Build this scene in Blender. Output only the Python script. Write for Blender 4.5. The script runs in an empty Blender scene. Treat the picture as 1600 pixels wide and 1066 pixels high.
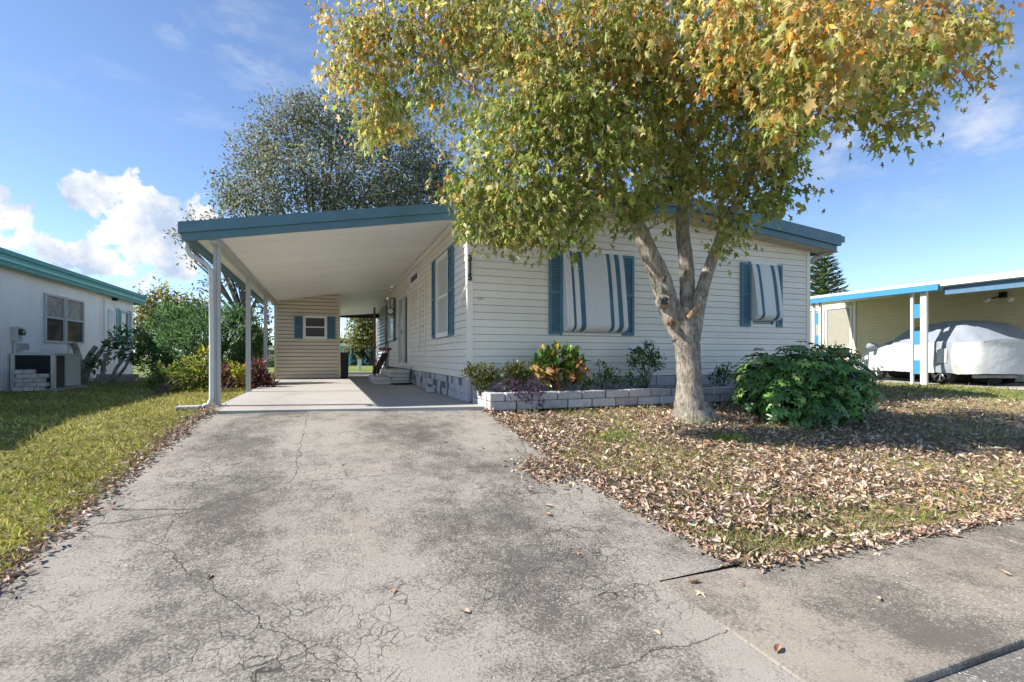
import bpy, bmesh, math, random
import numpy as np
from mathutils import Vector, Matrix

random.seed(7)
RNG = np.random.default_rng(7)
scene = bpy.context.scene
C = scene.collection

# ------------------------------------------------------------------ camera
YAW = math.radians(20.4); SA, CA = math.sin(YAW), math.cos(YAW)
FPX, EYE, HORIZON = 780.0, 0.72, 557.0       # focal length in photo pixels, eye height over the carport slab
cam_d = bpy.data.cameras.new('camera'); cam = bpy.data.objects.new('camera', cam_d); C.objects.link(cam)
cam.location = (0, 0, EYE); cam.rotation_euler = (math.radians(90), 0, -YAW)
cam_d.sensor_width = 36; cam_d.lens = 36 * FPX / 1600
cam_d.shift_y = (HORIZON - 533) / 1600
cam_d.clip_start = 0.05; cam_d.clip_end = 3000
scene.camera = cam

# ------------------------------------------------------------------ sun and sky
SUN = Vector((1.1, -0.28, -1.0)).normalized()           # the way the light travels
sun_d = bpy.data.lights.new('sun', 'SUN'); sun = bpy.data.objects.new('sun', sun_d); C.objects.link(sun)
sun_d.energy = 3.1; sun_d.angle = math.radians(0.5); sun_d.color = (1.0, 0.93, 0.82)
sun.rotation_euler = SUN.to_track_quat('-Z', 'Y').to_euler(); sun.location = (-20, 5, 30)

def sky_dir(px, py):
    u = (px - 800) / FPX; v = (HORIZON - py) / FPX
    return Vector((SA + CA * u, CA - SA * u, v)).normalized()

world = bpy.data.worlds.new('World'); scene.world = world; world.use_nodes = True
wn, wl = world.node_tree.nodes, world.node_tree.links
wn.clear()
def WN(t, **k):
    n = wn.new(t)
    for a, b in k.items(): setattr(n, a, b)
    return n
def wmath(op, a, b=None, c=None, clamp=False):
    n = WN('ShaderNodeMath', operation=op); n.use_clamp = clamp
    for i, s in enumerate((a, b, c)):
        if s is None: continue
        if isinstance(s, (int, float)): n.inputs[i].default_value = s
        else: wl.new(s, n.inputs[i])
    return n.outputs[0]
sky = WN('ShaderNodeTexSky', sky_type='NISHITA'); sky.sun_disc = False
sky.sun_elevation = math.asin(-SUN.z); sky.sun_rotation = math.atan2(-SUN.x, -SUN.y)
sky.air_density = 1.0; sky.dust_density = 0.0; sky.ozone_density = 2.2; sky.altitude = 3000
bg = WN('ShaderNodeBackground'); bg.inputs['Strength'].default_value = 0.079
wl.new(sky.outputs[0], bg.inputs['Color'])
tc = WN('ShaderNodeTexCoord')
DIR = tc.outputs['Generated']
def wnoise(scale, detail=8, rough=.6, stretch=(1, 1, 1)):
    mp = WN('ShaderNodeMapping'); mp.inputs['Scale'].default_value = stretch; wl.new(DIR, mp.inputs['Vector'])
    n = WN('ShaderNodeTexNoise'); n.inputs['Scale'].default_value = scale; n.inputs['Detail'].default_value = detail
    n.inputs['Roughness'].default_value = rough; wl.new(mp.outputs[0], n.inputs['Vector'])
    return n.outputs['Fac']
# cumulus heaps low in the sky: puffs by direction, broken up by noise
PUFFS = [(128, 290, 34), (160, 310, 45), (205, 335, 58), (250, 360, 60), (150, 385, 50), (210, 395, 58), (275, 395, 52), (310, 345, 34),
         (255, 325, 30), (10, 345, 40), (35, 372, 30), (0, 300, 16), (80, 390, 26), (-60, 340, 80), (-160, 390, 90), (-300, 330, 80),
         (2050, 420, 120), (2250, 380, 130), (2500, 440, 110)]
heap = None
for px, py, r in PUFFS:
    d = sky_dir(px, py)
    vd = WN('ShaderNodeVectorMath', operation='DISTANCE'); wl.new(DIR, vd.inputs[0]); vd.inputs[1].default_value = d
    rr = r / FPX / (1 + ((px - 800) / FPX) ** 2) ** .6
    f = wmath('SUBTRACT', 1.0, wmath('DIVIDE', vd.outputs['Value'], rr * 1.12))
    heap = f if heap is None else wmath('MAXIMUM', heap, f)
heap = wmath('MAXIMUM', heap, -1.0)
n1 = wnoise(20, 12, .6)
dens = wmath('ADD', heap, wmath('MULTIPLY', wmath('SUBTRACT', n1, .5), 3.8))
mask1 = wmath('MULTIPLY', wmath('SUBTRACT', dens, 0.20), 4.0, clamp=True)
# thin wisps everywhere
n2 = wnoise(4.0, 9, .62, (1, 1, 3.2)); n3 = wnoise(1.6, 3, .5)
wisp = wmath('MULTIPLY', wmath('SUBTRACT', n2, .56), 3.0, clamp=True)
wisp = wmath('MULTIPLY', wisp, wmath('MULTIPLY', wmath('SUBTRACT', n3, .42), 3.0, clamp=True))
wisp = wmath('MULTIPLY', wisp, .62)
spot = None
for px, py, r in [(405, 92, 55), (480, 120, 30), (1440, 215, 110), (1520, 190, 90), (275, 45, 25), (1320, 235, 70)]:
    vd = WN('ShaderNodeVectorMath', operation='DISTANCE'); wl.new(DIR, vd.inputs[0]); vd.inputs[1].default_value = sky_dir(px, py)
    f = wmath('SUBTRACT', 1.0, wmath('DIVIDE', vd.outputs['Value'], r / FPX), clamp=True)
    spot = f if spot is None else wmath('MAXIMUM', spot, f)
n4 = wnoise(9.0, 9, .65, (1, 1, 2.2))
spotm = wmath('MULTIPLY', wmath('MULTIPLY', spot, 1.3, clamp=True), wmath('MULTIPLY', wmath('SUBTRACT', n4, .45), 3.0, clamp=True), clamp=True)
mask = wmath('MAXIMUM', wmath('MAXIMUM', mask1, wisp), wmath('MULTIPLY', spotm, .75))
n5 = wnoise(12, 8, .6)
ramp = WN('ShaderNodeValToRGB'); ramp.color_ramp.elements[0].position = .38; ramp.color_ramp.elements[1].position = .56
ramp.color_ramp.elements[0].color = (.19, .23, .30, 1); ramp.color_ramp.elements[1].color = (.355, .355, .36, 1)
wl.new(n5, ramp.inputs[0])
cb = WN('ShaderNodeBackground'); cb.inputs['Strength'].default_value = 1.0; wl.new(ramp.outputs[0], cb.inputs['Color'])
ms = WN('ShaderNodeMixShader'); wl.new(mask, ms.inputs[0]); wl.new(bg.outputs[0], ms.inputs[1]); wl.new(cb.outputs[0], ms.inputs[2])
wo = WN('ShaderNodeOutputWorld'); wl.new(ms.outputs[0], wo.inputs['Surface'])

vs = scene.view_settings
vs.view_transform = 'Standard'; vs.look = 'None'; vs.gamma = 1.0; vs.use_curve_mapping = False
vs.exposure = 1.58
scene.render.engine = 'CYCLES'
scene.cycles.max_bounces = 8; scene.cycles.diffuse_bounces = 4; scene.cycles.transparent_max_bounces = 8

# ------------------------------------------------------------------ helpers
def at(px, py, Z):                      # the point at depth Z seen at a photo pixel
    u = (px - 800) / FPX
    return Vector(((SA + CA * u) * Z, (CA - SA * u) * Z, EYE + (HORIZON - py) / FPX * Z))

PROFILE = [(-600, -.66), (1.44, -.62), (1.46, -.57), (2.38, -.55), (2.9, -.49), (6.4, -.05), (7.2, 0), (1500, 0)]
PY = [p[0] for p in PROFILE]; PZ = [p[1] for p in PROFILE]
def gz(y): return np.interp(y, PY, PZ)

MATS = {}
def mat(name, col, rough=.6, var=.12, scale=6., bump=0., bscale=80., spec=.3, stretch=(1, 1, 1), metal=0., fine=.0):
    if name in MATS: return MATS[name]
    m = bpy.data.materials.new(name); m.use_nodes = True; MATS[name] = m
    N, L = m.node_tree.nodes, m.node_tree.links
    b = N['Principled BSDF']; b.inputs['Roughness'].default_value = rough; b.inputs['Metallic'].default_value = metal
    b.inputs['Specular IOR Level'].default_value = spec
    g = N.new('ShaderNodeNewGeometry'); mp = N.new('ShaderNodeMapping'); mp.inputs['Scale'].default_value = stretch
    L.new(g.outputs['Position'], mp.inputs['Vector'])
    n = N.new('ShaderNodeTexNoise'); n.inputs['Scale'].default_value = scale; n.inputs['Detail'].default_value = 6; n.inputs['Roughness'].default_value = .65
    L.new(mp.outputs[0], n.inputs['Vector'])
    r = N.new('ShaderNodeValToRGB'); r.color_ramp.elements[0].position = .3; r.color_ramp.elements[1].position = .7
    r.color_ramp.elements[0].color = [c * (1 - var) for c in col] + [1]; r.color_ramp.elements[1].color = [min(1, c * (1 + var)) for c in col] + [1]
    L.new(n.outputs['Fac'], r.inputs[0])
    oi = N.new('ShaderNodeObjectInfo'); mr = N.new('ShaderNodeMapRange'); mr.inputs['To Min'].default_value = 1 - .25 * var - .02; mr.inputs['To Max'].default_value = 1 + .25 * var + .02; L.new(oi.outputs['Random'], mr.inputs['Value'])
    hm = N.new('ShaderNodeVectorMath'); hm.operation = 'SCALE'; L.new(r.outputs[0], hm.inputs[0]); L.new(mr.outputs[0], hm.inputs['Scale']); L.new(hm.outputs[0], b.inputs['Base Color'])
    if bump:
        n2 = N.new('ShaderNodeTexNoise'); n2.inputs['Scale'].default_value = bscale; n2.inputs['Detail'].default_value = 5
        L.new(mp.outputs[0], n2.inputs['Vector'])
        bp = N.new('ShaderNodeBump'); bp.inputs['Strength'].default_value = bump; bp.inputs['Distance'].default_value = .02
        L.new(n2.outputs['Fac'], bp.inputs['Height']); L.new(bp.outputs[0], b.inputs['Normal'])
    return m

def leaf_mat(name, trans=.35, rough=.5, spec=.25):
    m = bpy.data.materials.new(name); m.use_nodes = True; MATS[name] = m
    N, L = m.node_tree.nodes, m.node_tree.links
    b = N['Principled BSDF']; b.inputs['Roughness'].default_value = rough; b.inputs['Specular IOR Level'].default_value = spec
    a = N.new('ShaderNodeAttribute'); a.attribute_name = 'Col'; L.new(a.outputs['Color'], b.inputs['Base Color'])
    if trans:
        t = N.new('ShaderNodeBsdfTranslucent'); mx = N.new('ShaderNodeMixShader'); mx.inputs[0].default_value = trans
        L.new(a.outputs['Color'], t.inputs['Color']); L.new(b.outputs[0], mx.inputs[1]); L.new(t.outputs[0], mx.inputs[2])
        L.new(mx.outputs[0], N['Material Output'].inputs['Surface'])
    return m

class MB:
    def __init__(s): s.v = []; s.f = []
    def box(s, x0, x1, y0, y1, z0, z1):
        o = len(s.v)
        s.v += [(x, y, z) for z in (z0, z1) for y in (y0, y1) for x in (x0, x1)]
        s.f += [tuple(o + i for i in q) for q in ((0, 2, 3, 1), (4, 5, 7, 6), (0, 1, 5, 4), (2, 6, 7, 3), (0, 4, 6, 2), (1, 3, 7, 5))]
        return s
    def hexa(s, p):                      # eight corners: bottom 4 (ccw), top 4 (ccw)
        o = len(s.v); s.v += [tuple(q) for q in p]
        s.f += [tuple(o + i for i in q) for q in ((3, 2, 1, 0), (4, 5, 6, 7), (0, 1, 5, 4), (1, 2, 6, 5), (2, 3, 7, 6), (3, 0, 4, 7))]
        return s
    def prism(s, poly, d):               # polygon (3-D points) swept along vector d
        o = len(s.v); n = len(poly); d = Vector(d)
        s.v += [tuple(p) for p in poly] + [tuple(Vector(p) + d) for p in poly]
        s.f.append(tuple(o + i for i in range(n - 1, -1, -1))); s.f.append(tuple(o + n + i for i in range(n)))
        for i in range(n): j = (i + 1) % n; s.f.append((o + i, o + j, o + n + j, o + n + i))
        return s
    def tube(s, pts, rad, n=8, cap=True, jag=0.):
        o = len(s.v); pts = [Vector(p) for p in pts]; k = len(pts)
        if not hasattr(rad, '__len__'): rad = [rad] * k
        t0 = (pts[1] - pts[0]).normalized(); ref = Vector((0, 0, 1)) if abs(t0.z) < .9 else Vector((1, 0, 0))
        nx = t0.cross(ref).normalized()
        for i, p in enumerate(pts):
            t = (pts[min(i + 1, k - 1)] - pts[max(i - 1, 0)]).normalized()
            nx = (nx - t * nx.dot(t)).normalized(); ny = t.cross(nx)
            for j in range(n):
                a = 2 * math.pi * j / n; r = rad[i] * (1 + (random.uniform(-jag, jag) if jag else 0))
                s.v.append(tuple(p + (nx * math.cos(a) + ny * math.sin(a)) * r))
        for i in range(k - 1):
            for j in range(n):
                a = o + i * n + j; b = o + i * n + (j + 1) % n
                s.f.append((a, b, b + n, a + n))
        if cap:
            s.f.append(tuple(o + j for j in range(n - 1, -1, -1))); s.f.append(tuple(o + (k - 1) * n + j for j in range(n)))
        return s
    def mesh(s, name):
        m = bpy.data.meshes.new(name); m.from_pydata(s.v, [], s.f); m.update(); return m
    def build(s, name, material, parent=None, smooth=False):
        return link(name, s.mesh(name), material, parent, smooth)

def wm(o):
    b = Matrix.LocRotScale(o.location, o.rotation_euler, o.scale)
    return b if not o.parent else wm(o.parent) @ o.matrix_parent_inverse @ b
def link(name, me, material, parent=None, smooth=False):
    o = bpy.data.objects.new(name, me); C.objects.link(o)
    if material is not None and not me.materials: me.materials.append(material)
    if parent: o.parent = parent; o.matrix_parent_inverse = wm(parent).inverted()
    if smooth:
        for p in me.polygons: p.use_smooth = True
    return o
def tag(o, label, cat, group=None):
    o['label'] = label; o['category'] = cat
    if group: o['group'] = group
    return o
def thing(name, label, cat, loc=(0, 0, 0), group=None):
    o = bpy.data.objects.new(name, None); C.objects.link(o); o.location = loc; o.empty_display_size = .2
    return tag(o, label, cat, group)
def structure(o): o['kind'] = 'structure'; return o
def stuff(o): o['kind'] = 'stuff'; return o

BEV = {}
def block(name, x0, x1, y0, y1, z0, z1, material, parent=None, b=.006):
    d = (round(x1 - x0, 3), round(y1 - y0, 3), round(z1 - z0, 3)); key = (d, b, material.name)
    if key not in BEV:
        bm = bmesh.new(); bmesh.ops.create_cube(bm, size=1)
        for v in bm.verts: v.co = Vector((v.co.x * d[0], v.co.y * d[1], v.co.z * d[2]))
        if b: bmesh.ops.bevel(bm, geom=bm.edges[:], offset=min(b, min(d) * .4), segments=1, affect='EDGES')
        m = bpy.data.meshes.new(name); bm.to_mesh(m); bm.free(); BEV[key] = m
    o = link(name, BEV[key], material, parent)
    o.location = ((x0 + x1) / 2, (y0 + y1) / 2, (z0 + z1) / 2)
    return o

def npmesh(name, V, F, cols=None):
    me = bpy.data.meshes.new(name); nf, k = F.shape
    me.vertices.add(len(V)); me.vertices.foreach_set('co', np.ascontiguousarray(V, dtype=np.float32).ravel())
    me.loops.add(nf * k); me.polygons.add(nf)
    me.polygons.foreach_set('loop_start', np.arange(0, nf * k, k, dtype=np.int32))
    me.loops.foreach_set('vertex_index', np.ascontiguousarray(F, dtype=np.int32).ravel())
    me.update(calc_edges=True)
    if cols is not None:
        a = me.color_attributes.new('Col', 'FLOAT_COLOR', 'POINT')
        a.data.foreach_set('color', np.ascontiguousarray(np.c_[cols, np.ones(len(cols))], dtype=np.float32).ravel())
    return me

def tmpl(pts, tris): return np.array(pts, float), np.array(tris)
MAPLE = tmpl([(0, .25, .0), (0, -.05, 0), (.24, -.04, -.06), (.17, .18, -.03), (.46, .50, -.17), (.15, .50, -.03), (0, 1, -.22), (-.15, .50, -.03), (-.44, .53, -.15), (-.17, .18, -.03), (-.24, -.04, -.06)],
             [(0, i, i + 1) for i in range(1, 10)] + [(0, 10, 1)])
OVAL = tmpl([(0, 0, 0), (.2, .3, .04), (.19, .65, .03), (0, 1, -.08), (-.19, .65, .03), (-.2, .3, .04), (0, .5, -.02)],
            [(0, 1, 6), (1, 2, 6), (2, 3, 6), (3, 4, 6), (4, 5, 6), (5, 0, 6)])
RHOMB = tmpl([(0, 0, 0), (.26, .5, .03), (0, 1, -.05), (-.26, .5, .03)], [(0, 1, 2), (0, 2, 3)])
LANCE = tmpl([(0, 0, 0), (.09, .4, .02), (0, 1, -.22), (-.09, .4, .02)], [(0, 1, 2), (0, 2, 3)])
BLADE = tmpl([(.04, 0, 0), (-.04, 0, 0), (.03, .55, .05), (-.03, .55, .05), (0, 1, .22)], [(0, 2, 1), (1, 2, 3), (2, 4, 3)])
CURL = tmpl([(0, 0, .05), (.20, .30, .20), (.13, .72, .24), (.03, 1, .16), (-.17, .66, .22), (-.20, .26, .16), (0, .5, -.04)],
            [(0, 1, 6), (1, 2, 6), (2, 3, 6), (3, 4, 6), (4, 5, 6), (5, 0, 6)])

def unit(a): return a / np.maximum(np.linalg.norm(a, axis=1, keepdims=True), 1e-9)
def leaves(name, P, D, size, cols, template, material, parent=None, up=None):
    """one leaf per point P, its axis along D, blade turned towards `up` with jitter"""
    T, F = template; n = len(P)
    D = unit(D)
    U = RNG.normal(size=(n, 3)) * .55 + (np.array([0, 0, 1.]) if up is None else up)
    X = unit(np.cross(D, U)); N = np.cross(X, D)
    size = np.broadcast_to(size, n)[:, None, None]
    V = P[:, None, :] + size * (T[None, :, 0:1] * X[:, None, :] + T[None, :, 1:2] * D[:, None, :] + T[None, :, 2:3] * N[:, None, :])
    FF = (F[None] + (np.arange(n) * len(T))[:, None, None]).reshape(-1, 3)
    cc = np.repeat(cols, len(T), axis=0)
    return link(name, npmesh(name, V.reshape(-1, 3), FF, cc), material, parent)
def palette(n, pal, w, jit=.18):
    pal = np.array(pal, float); k = RNG.choice(len(pal), n, p=np.array(w, float) / sum(w))
    return np.clip(pal[k] * (1 + RNG.normal(0, jit, (n, 1))) * (1 + RNG.normal(0, .06, (n, 3))), .004, .95)
def in_blobs(blobs, n, shell=.55):
    """points spread through a set of (centre, radius) lumps, denser towards the outside"""
    cs = np.array([b[0] for b in blobs], float); rs = np.array([b[1] for b in blobs], float)
    if rs.ndim == 1: rs = np.repeat(rs[:, None], 3, 1)
    w = rs.prod(1) ** (2 / 3); k = RNG.choice(len(cs), n, p=w / w.sum())
    d = unit(RNG.normal(size=(n, 3))); r = RNG.uniform(0, 1, (n, 1)) ** shell
    return cs[k] + d * r * rs[k], d, k
def clustered(blobs, nclump, per, sig, shell=.5):
    c, d, k = in_blobs(blobs, nclump, shell)
    P = np.repeat(c, per, 0) + RNG.normal(0, sig, (nclump * per, 3)); return P, np.repeat(d, per, 0), np.repeat(k, per), np.repeat(np.arange(nclump), per)

# ------------------------------------------------------------------ ground materials
def concrete(name, base, dark, amount=.5, crackle=.8, fleck=.8, sc=.8, bump=.35):
    m = bpy.data.materials.new(name); m.use_nodes = True; N, L = m.node_tree.nodes, m.node_tree.links
    b = N['Principled BSDF']; b.inputs['Roughness'].default_value = .9; b.inputs['Specular IOR Level'].default_value = .2
    def nd(t, **k):
        n = N.new(t)
        for q, w in k.items(): setattr(n, q, w)
        return n
    def mth(op, a, c=None, clamp=False):
        n = nd('ShaderNodeMath', operation=op); n.use_clamp = clamp
        for i, s in enumerate((a, c)):
            if s is None: continue
            if isinstance(s, (int, float)): n.inputs[i].default_value = s
            else: L.new(s, n.inputs[i])
        return n.outputs[0]
    pos = nd('ShaderNodeNewGeometry').outputs['Position']
    def noise(scale, det=8, rough=.65, st=(1, 1, 1), src=None):
        mp = nd('ShaderNodeMapping'); mp.inputs['Scale'].default_value = st; L.new(src or pos, mp.inputs['Vector'])
        n = nd('ShaderNodeTexNoise'); n.inputs['Scale'].default_value = scale; n.inputs['Detail'].default_value = det; n.inputs['Roughness'].default_value = rough
        L.new(mp.outputs[0], n.inputs['Vector']); return n.outputs
    def rng(v, a, c): return mth('DIVIDE', mth('SUBTRACT', v, a), c - a, True)
    wob = noise(4.5, 6, .6)['Color']
    wv = nd('ShaderNodeVectorMath', operation='SCALE'); L.new(wob, wv.inputs[0]); wv.inputs['Scale'].default_value = .16
    wp = nd('ShaderNodeVectorMath', operation='ADD'); L.new(pos, wp.inputs[0]); L.new(wv.outputs[0], wp.inputs[1])
    def vor(scale, feat, src, st=(1, 1, 0.01)):
        mp = nd('ShaderNodeMapping'); mp.inputs['Scale'].default_value = st; L.new(src, mp.inputs['Vector'])
        v = nd('ShaderNodeTexVoronoi', feature=feat); v.inputs['Scale'].default_value = scale; L.new(mp.outputs[0], v.inputs['Vector']); return v.outputs
    big = noise(sc, 12, .76, (.9, .75, 1))['Fac']; mid = noise(6, 8, .7)['Fac']; fin = noise(70, 4, .7)['Fac']
    st = mth('ADD', mth('MULTIPLY', big, 1.0), mth('MULTIPLY', mth('SUBTRACT', mid, .5), .55))
    st = mth('ADD', st, mth('MULTIPLY', mth('SUBTRACT', fin, .5), .9))
    sx = nd('ShaderNodeSeparateXYZ'); L.new(pos, sx.inputs[0])
    st = mth('ADD', st, mth('MULTIPLY', mth('COSINE', mth('MULTIPLY', mth('SUBTRACT', sx.outputs['X'], 1.05), 3.6)), .055))      # wheel tracks
    stain = mth('MULTIPLY', rng(st, .58 - .25 * amount, .82 - .25 * amount), .85)
    cr = vor(11, 'DISTANCE_TO_EDGE', wp.outputs[0])['Distance']
    cmask = rng(mth('ADD', noise(.8, 5, .6)['Fac'], mth('MULTIPLY', mth('SUBTRACT', noise(5, 5, .6)['Fac'], .5), .7)), .46, .66)
    crack = mth('MULTIPLY', mth('MULTIPLY', mth('SUBTRACT', 1.0, rng(cr, .006, .035)), cmask), crackle * .9)
    cr2 = vor(.38, 'DISTANCE_TO_EDGE', wp.outputs[0])['Distance']
    crack2 = mth('MULTIPLY', mth('SUBTRACT', 1.0, rng(cr2, .0004, .0016)), crackle * .7)
    fl = vor(75, 'F1', wp.outputs[0]); sep = nd('ShaderNodeSeparateColor'); L.new(fl['Color'], sep.inputs[0])
    flm = mth('MULTIPLY', mth('GREATER_THAN', sep.outputs[0], .72), mth('LESS_THAN', fl['Distance'], .30))
    flm = mth('MULTIPLY', mth('MULTIPLY', flm, rng(noise(1.1, 4)['Fac'], .42, .6)), fleck)
    def mix(f, a, c):
        n = nd('ShaderNodeMix', data_type='RGBA'); L.new(f, n.inputs[0])
        for i, s in ((6, a), (7, c)):
            if isinstance(s, tuple): n.inputs[i].default_value = (*s, 1)
            else: L.new(s, n.inputs[i])
        return n.outputs[2]
    col = mix(rng(mid, .3, .7), tuple(c * .88 for c in base), tuple(c * 1.1 for c in base))
    col = mix(mth('MULTIPLY', rng(noise(.5, 4)['Fac'], .45, .65), .35), col, (base[0] * .95, base[1] * .86, base[2] * .80))
    col = mix(stain, col, dark)
    dk = tuple(c * .45 for c in dark)
    col = mix(crack, col, dk); col = mix(crack2, col, dk)
    col = mix(flm, col, (.66, .64, .60))
    sp = mth('MULTIPLY', rng(noise(150, 2, .5)['Fac'], .58, .72), .35); col = mix(sp, col, dk)
    L.new(col, b.inputs['Base Color'])
    h = mth('SUBTRACT', mth('ADD', mth('MULTIPLY', fin, .5), mth('MULTIPLY', noise(190, 3)['Fac'], .45)), mth('ADD', mth('MULTIPLY', crack, .9), mth('MULTIPLY', crack2, 1.2)))
    bp = nd('ShaderNodeBump'); bp.inputs['Strength'].default_value = bump; bp.inputs['Distance'].default_value = .012
    L.new(h, bp.inputs['Height']); L.new(bp.outputs[0], b.inputs['Normal'])
    MATS[name] = m
    return m
M_drive = concrete('drive_concrete', (.335, .312, .282), (.072, .066, .061), .72, .95, .5, 1.25, .6)
M_walk = concrete('walk_concrete', (.32, .29, .25), (.095, .087, .078), .74, .15, .6, 1.5, .5)
M_slab = concrete('slab_concrete', (.40, .39, .375), (.23, .225, .22), .34, .0, .15, .6, .12)
M_street = concrete('street_concrete', (.30, .28, .26), (.10, .095, .09), .7, .2, 1.3, 1.0)
M_soil = mat('soil', (.16, .115, .075), .95, .45, 5, .6, 40)
M_turf = mat('turf', (.10, .13, .03), .95, .4, 3.5, .8, 60)
M_farturf = mat('far_turf', (.16, .20, .045), .95, .35, .8, .6, 30)
M_kerbgap = mat('joint_dirt', (.15, .11, .08), .95, .3, 20)

# ------------------------------------------------------------------ terrain
def sheet(name, xs, ys, off, material, xl=None, xr=None):
    """a sheet following the ground profile; xl, xr give its side edges as functions of y"""
    V = []; nx = len(xs)
    for y in ys:
        a = xl(y) if xl else xs[0]; b = xr(y) if xr else xs[-1]
        for i, x in enumerate(xs):
            X = a + (b - a) * i / (nx - 1) if xl else x
            V.append((X, y, float(gz(y)) + off))
    F = [(r * nx + i, r * nx + i + 1, (r + 1) * nx + i + 1, (r + 1) * nx + i) for r in range(len(ys) - 1) for i in range(nx - 1)]
    me = bpy.data.meshes.new(name); me.from_pydata(V, [], F); me.update()
    return link(name, me, material)
YS = [1.44, 1.46, 2.38, 2.9, 4, 5, 6.4, 7.2]
structure(sheet('ground', [-600, -60, -20, -8, 0, 8, 20, 60, 600], [-200, -20] + YS + [12, 20, 30, 60, 150, 400, 900], -.03, M_farturf))
def xl_drive(y): return float(np.interp(y, [1.3, 3.35, 5.83, 6.84, 7.77], [-1.68, -1.59, -1.50, -1.44, -1.44]))
def xr_drive(y): return float(np.interp(y, [1.0, 2.38, 2.40, 2.85, 3.65, 4.7, 6.0, 6.9], [1.78, 1.78, 2.37, 2.30, 2.20, 2.13, 2.12, 2.13]))
dy = sorted(set(YS + [2.40, 3.35, 3.65, 4.7, 5.83, 6.0, 6.6]))
structure(sheet('driveway', list(range(8)), [-.5] + dy , -.012, M_drive, xl_drive, xr_drive))
# the carport slab: a few centimetres proud of the driveway, its front edge a little askew
mb = MB(); mb.hexa([(-1.47, 7.42, -.06), (2.2, 6.72, -.06), (2.2, 19.2, -.06), (-1.47, 19.2, -.06), (-1.47, 7.42, .012), (2.2, 6.72, .012), (2.2, 19.2, .012), (-1.47, 19.2, .012)])
structure(mb.build('carport_slab', M_slab))
structure(sheet('street', [-300, -40, -6, 0, 6, 40, 300], [-9, 0.3, 1.44], .0, M_street))
# the pavement: one slab after another, each a raised plate
walk = structure(thing('sidewalk', 'x', 'x')); del walk['label']; del walk['category']
m = MB(); m.box(1.70, 1.86, 1.46, 2.36, -.64, -.598); m.box(1.70, 13, 2.365, 2.46, -.62, -.5735); structure(m.build('joint_soil', M_kerbgap))
x0 = 1.784
for x1 in (4.50, 5.85, 7.2, 8.55, 9.9, 11.3, 13.0):
    mb = MB(); a, b = x0 + .006, x1 - .006
    mb.hexa([(a, 1.30 + .012 * a, -.66), (b, 1.30 + .012 * b, -.66), (b, 2.391, -.66), (a, 2.391, -.66), (a, 1.30 + .012 * a, -.586), (b, 1.30 + .012 * b, -.586), (b, 2.391, -.568), (a, 2.391, -.568)])
    o = mb.build('paving_slab', M_walk, walk); bv = o.modifiers.new('bevel', 'BEVEL'); bv.width = .012; bv.segments = 2
    x0 = x1
x0 = -1.72
for x1 in (-3.2, -4.7, -6.2):
    block('paving_slab', x1 + .006, x0 - .006, 1.31, 2.36, -.66, -.548, M_walk, walk, .012); x0 = x1
# neighbour's drive on the right, back lane
mb = MB(); mb.box(14.9, 17.6, 3.2, 12.5, -.05, -.012); structure(mb.build('neighbour_driveway', M_slab))
mb = MB(); mb.box(-60, 60, 20.4, 24.2, -.05, -.016); structure(mb.build('back_lane', mat('asphalt', (.10, .10, .105), .9, .2, 2)))

# ------------------------------------------------------------------ paints
M_siding = mat('cream_vinyl', (.82, .76, .675), .45, .06, 1.2, .06, 30, .4)
M_white = mat('white_trim', (.80, .79, .775), .45, .04, 3, .0, 30, .4)
M_blue = mat('slate_blue_paint', (.085, .19, .265), .5, .16, 5, .08, 60, .4)
M_blue2 = mat('fascia_blue', (.10, .195, .25), .5, .14, 4, .06, 40, .4)
M_ceiling = mat('white_panel', (.84, .83, .81), .5, .05, 1.0, .0, 30, .4, (1, 8, 1))
M_post = mat('aluminium_white', (.46, .46, .455), .45, .06, 4)
M_roof = mat('roof_white', (.60, .60, .59), .6, .08, 3)
M_pane = mat('window_blind', (.52, .52, .50), .25, .06, 2, 0, 30, .5)
M_glass = mat('dark_glass', (.03, .033, .037), .08, .2, 2, 0, 30, .6)
M_screen = mat('insect_screen', (.085, .08, .08), .6, .15, 60)
M_dark = mat('dark_opening', (.03, .03, .03), .8, .2, 2)
M_black = mat('black_metal', (.012, .012, .013), .45, .2, 5)
M_soffit = mat('beige_soffit', (.50, .45, .38), .6, .06, 3)
M_block = mat('grey_block', (.42, .405, .41), .9, .22, 9, .7, 60)
M_block2 = mat('pale_block', (.52, .51, .515), .9, .16, 9, .6, 60)
M_block3 = mat('slate_block', (.15, .165, .19), .9, .2, 9, .6, 60)
M_mortar = mat('dark_mortar', (.12, .12, .12), .95, .2, 20)  # dark grey backing that shows in the block joints
M_stepblk = mat('step_block', (.58, .55, .51), .8, .12, 9, .3, 60)
M_core = mat('wall_core', (.35, .32, .28), .8, .05)

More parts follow.
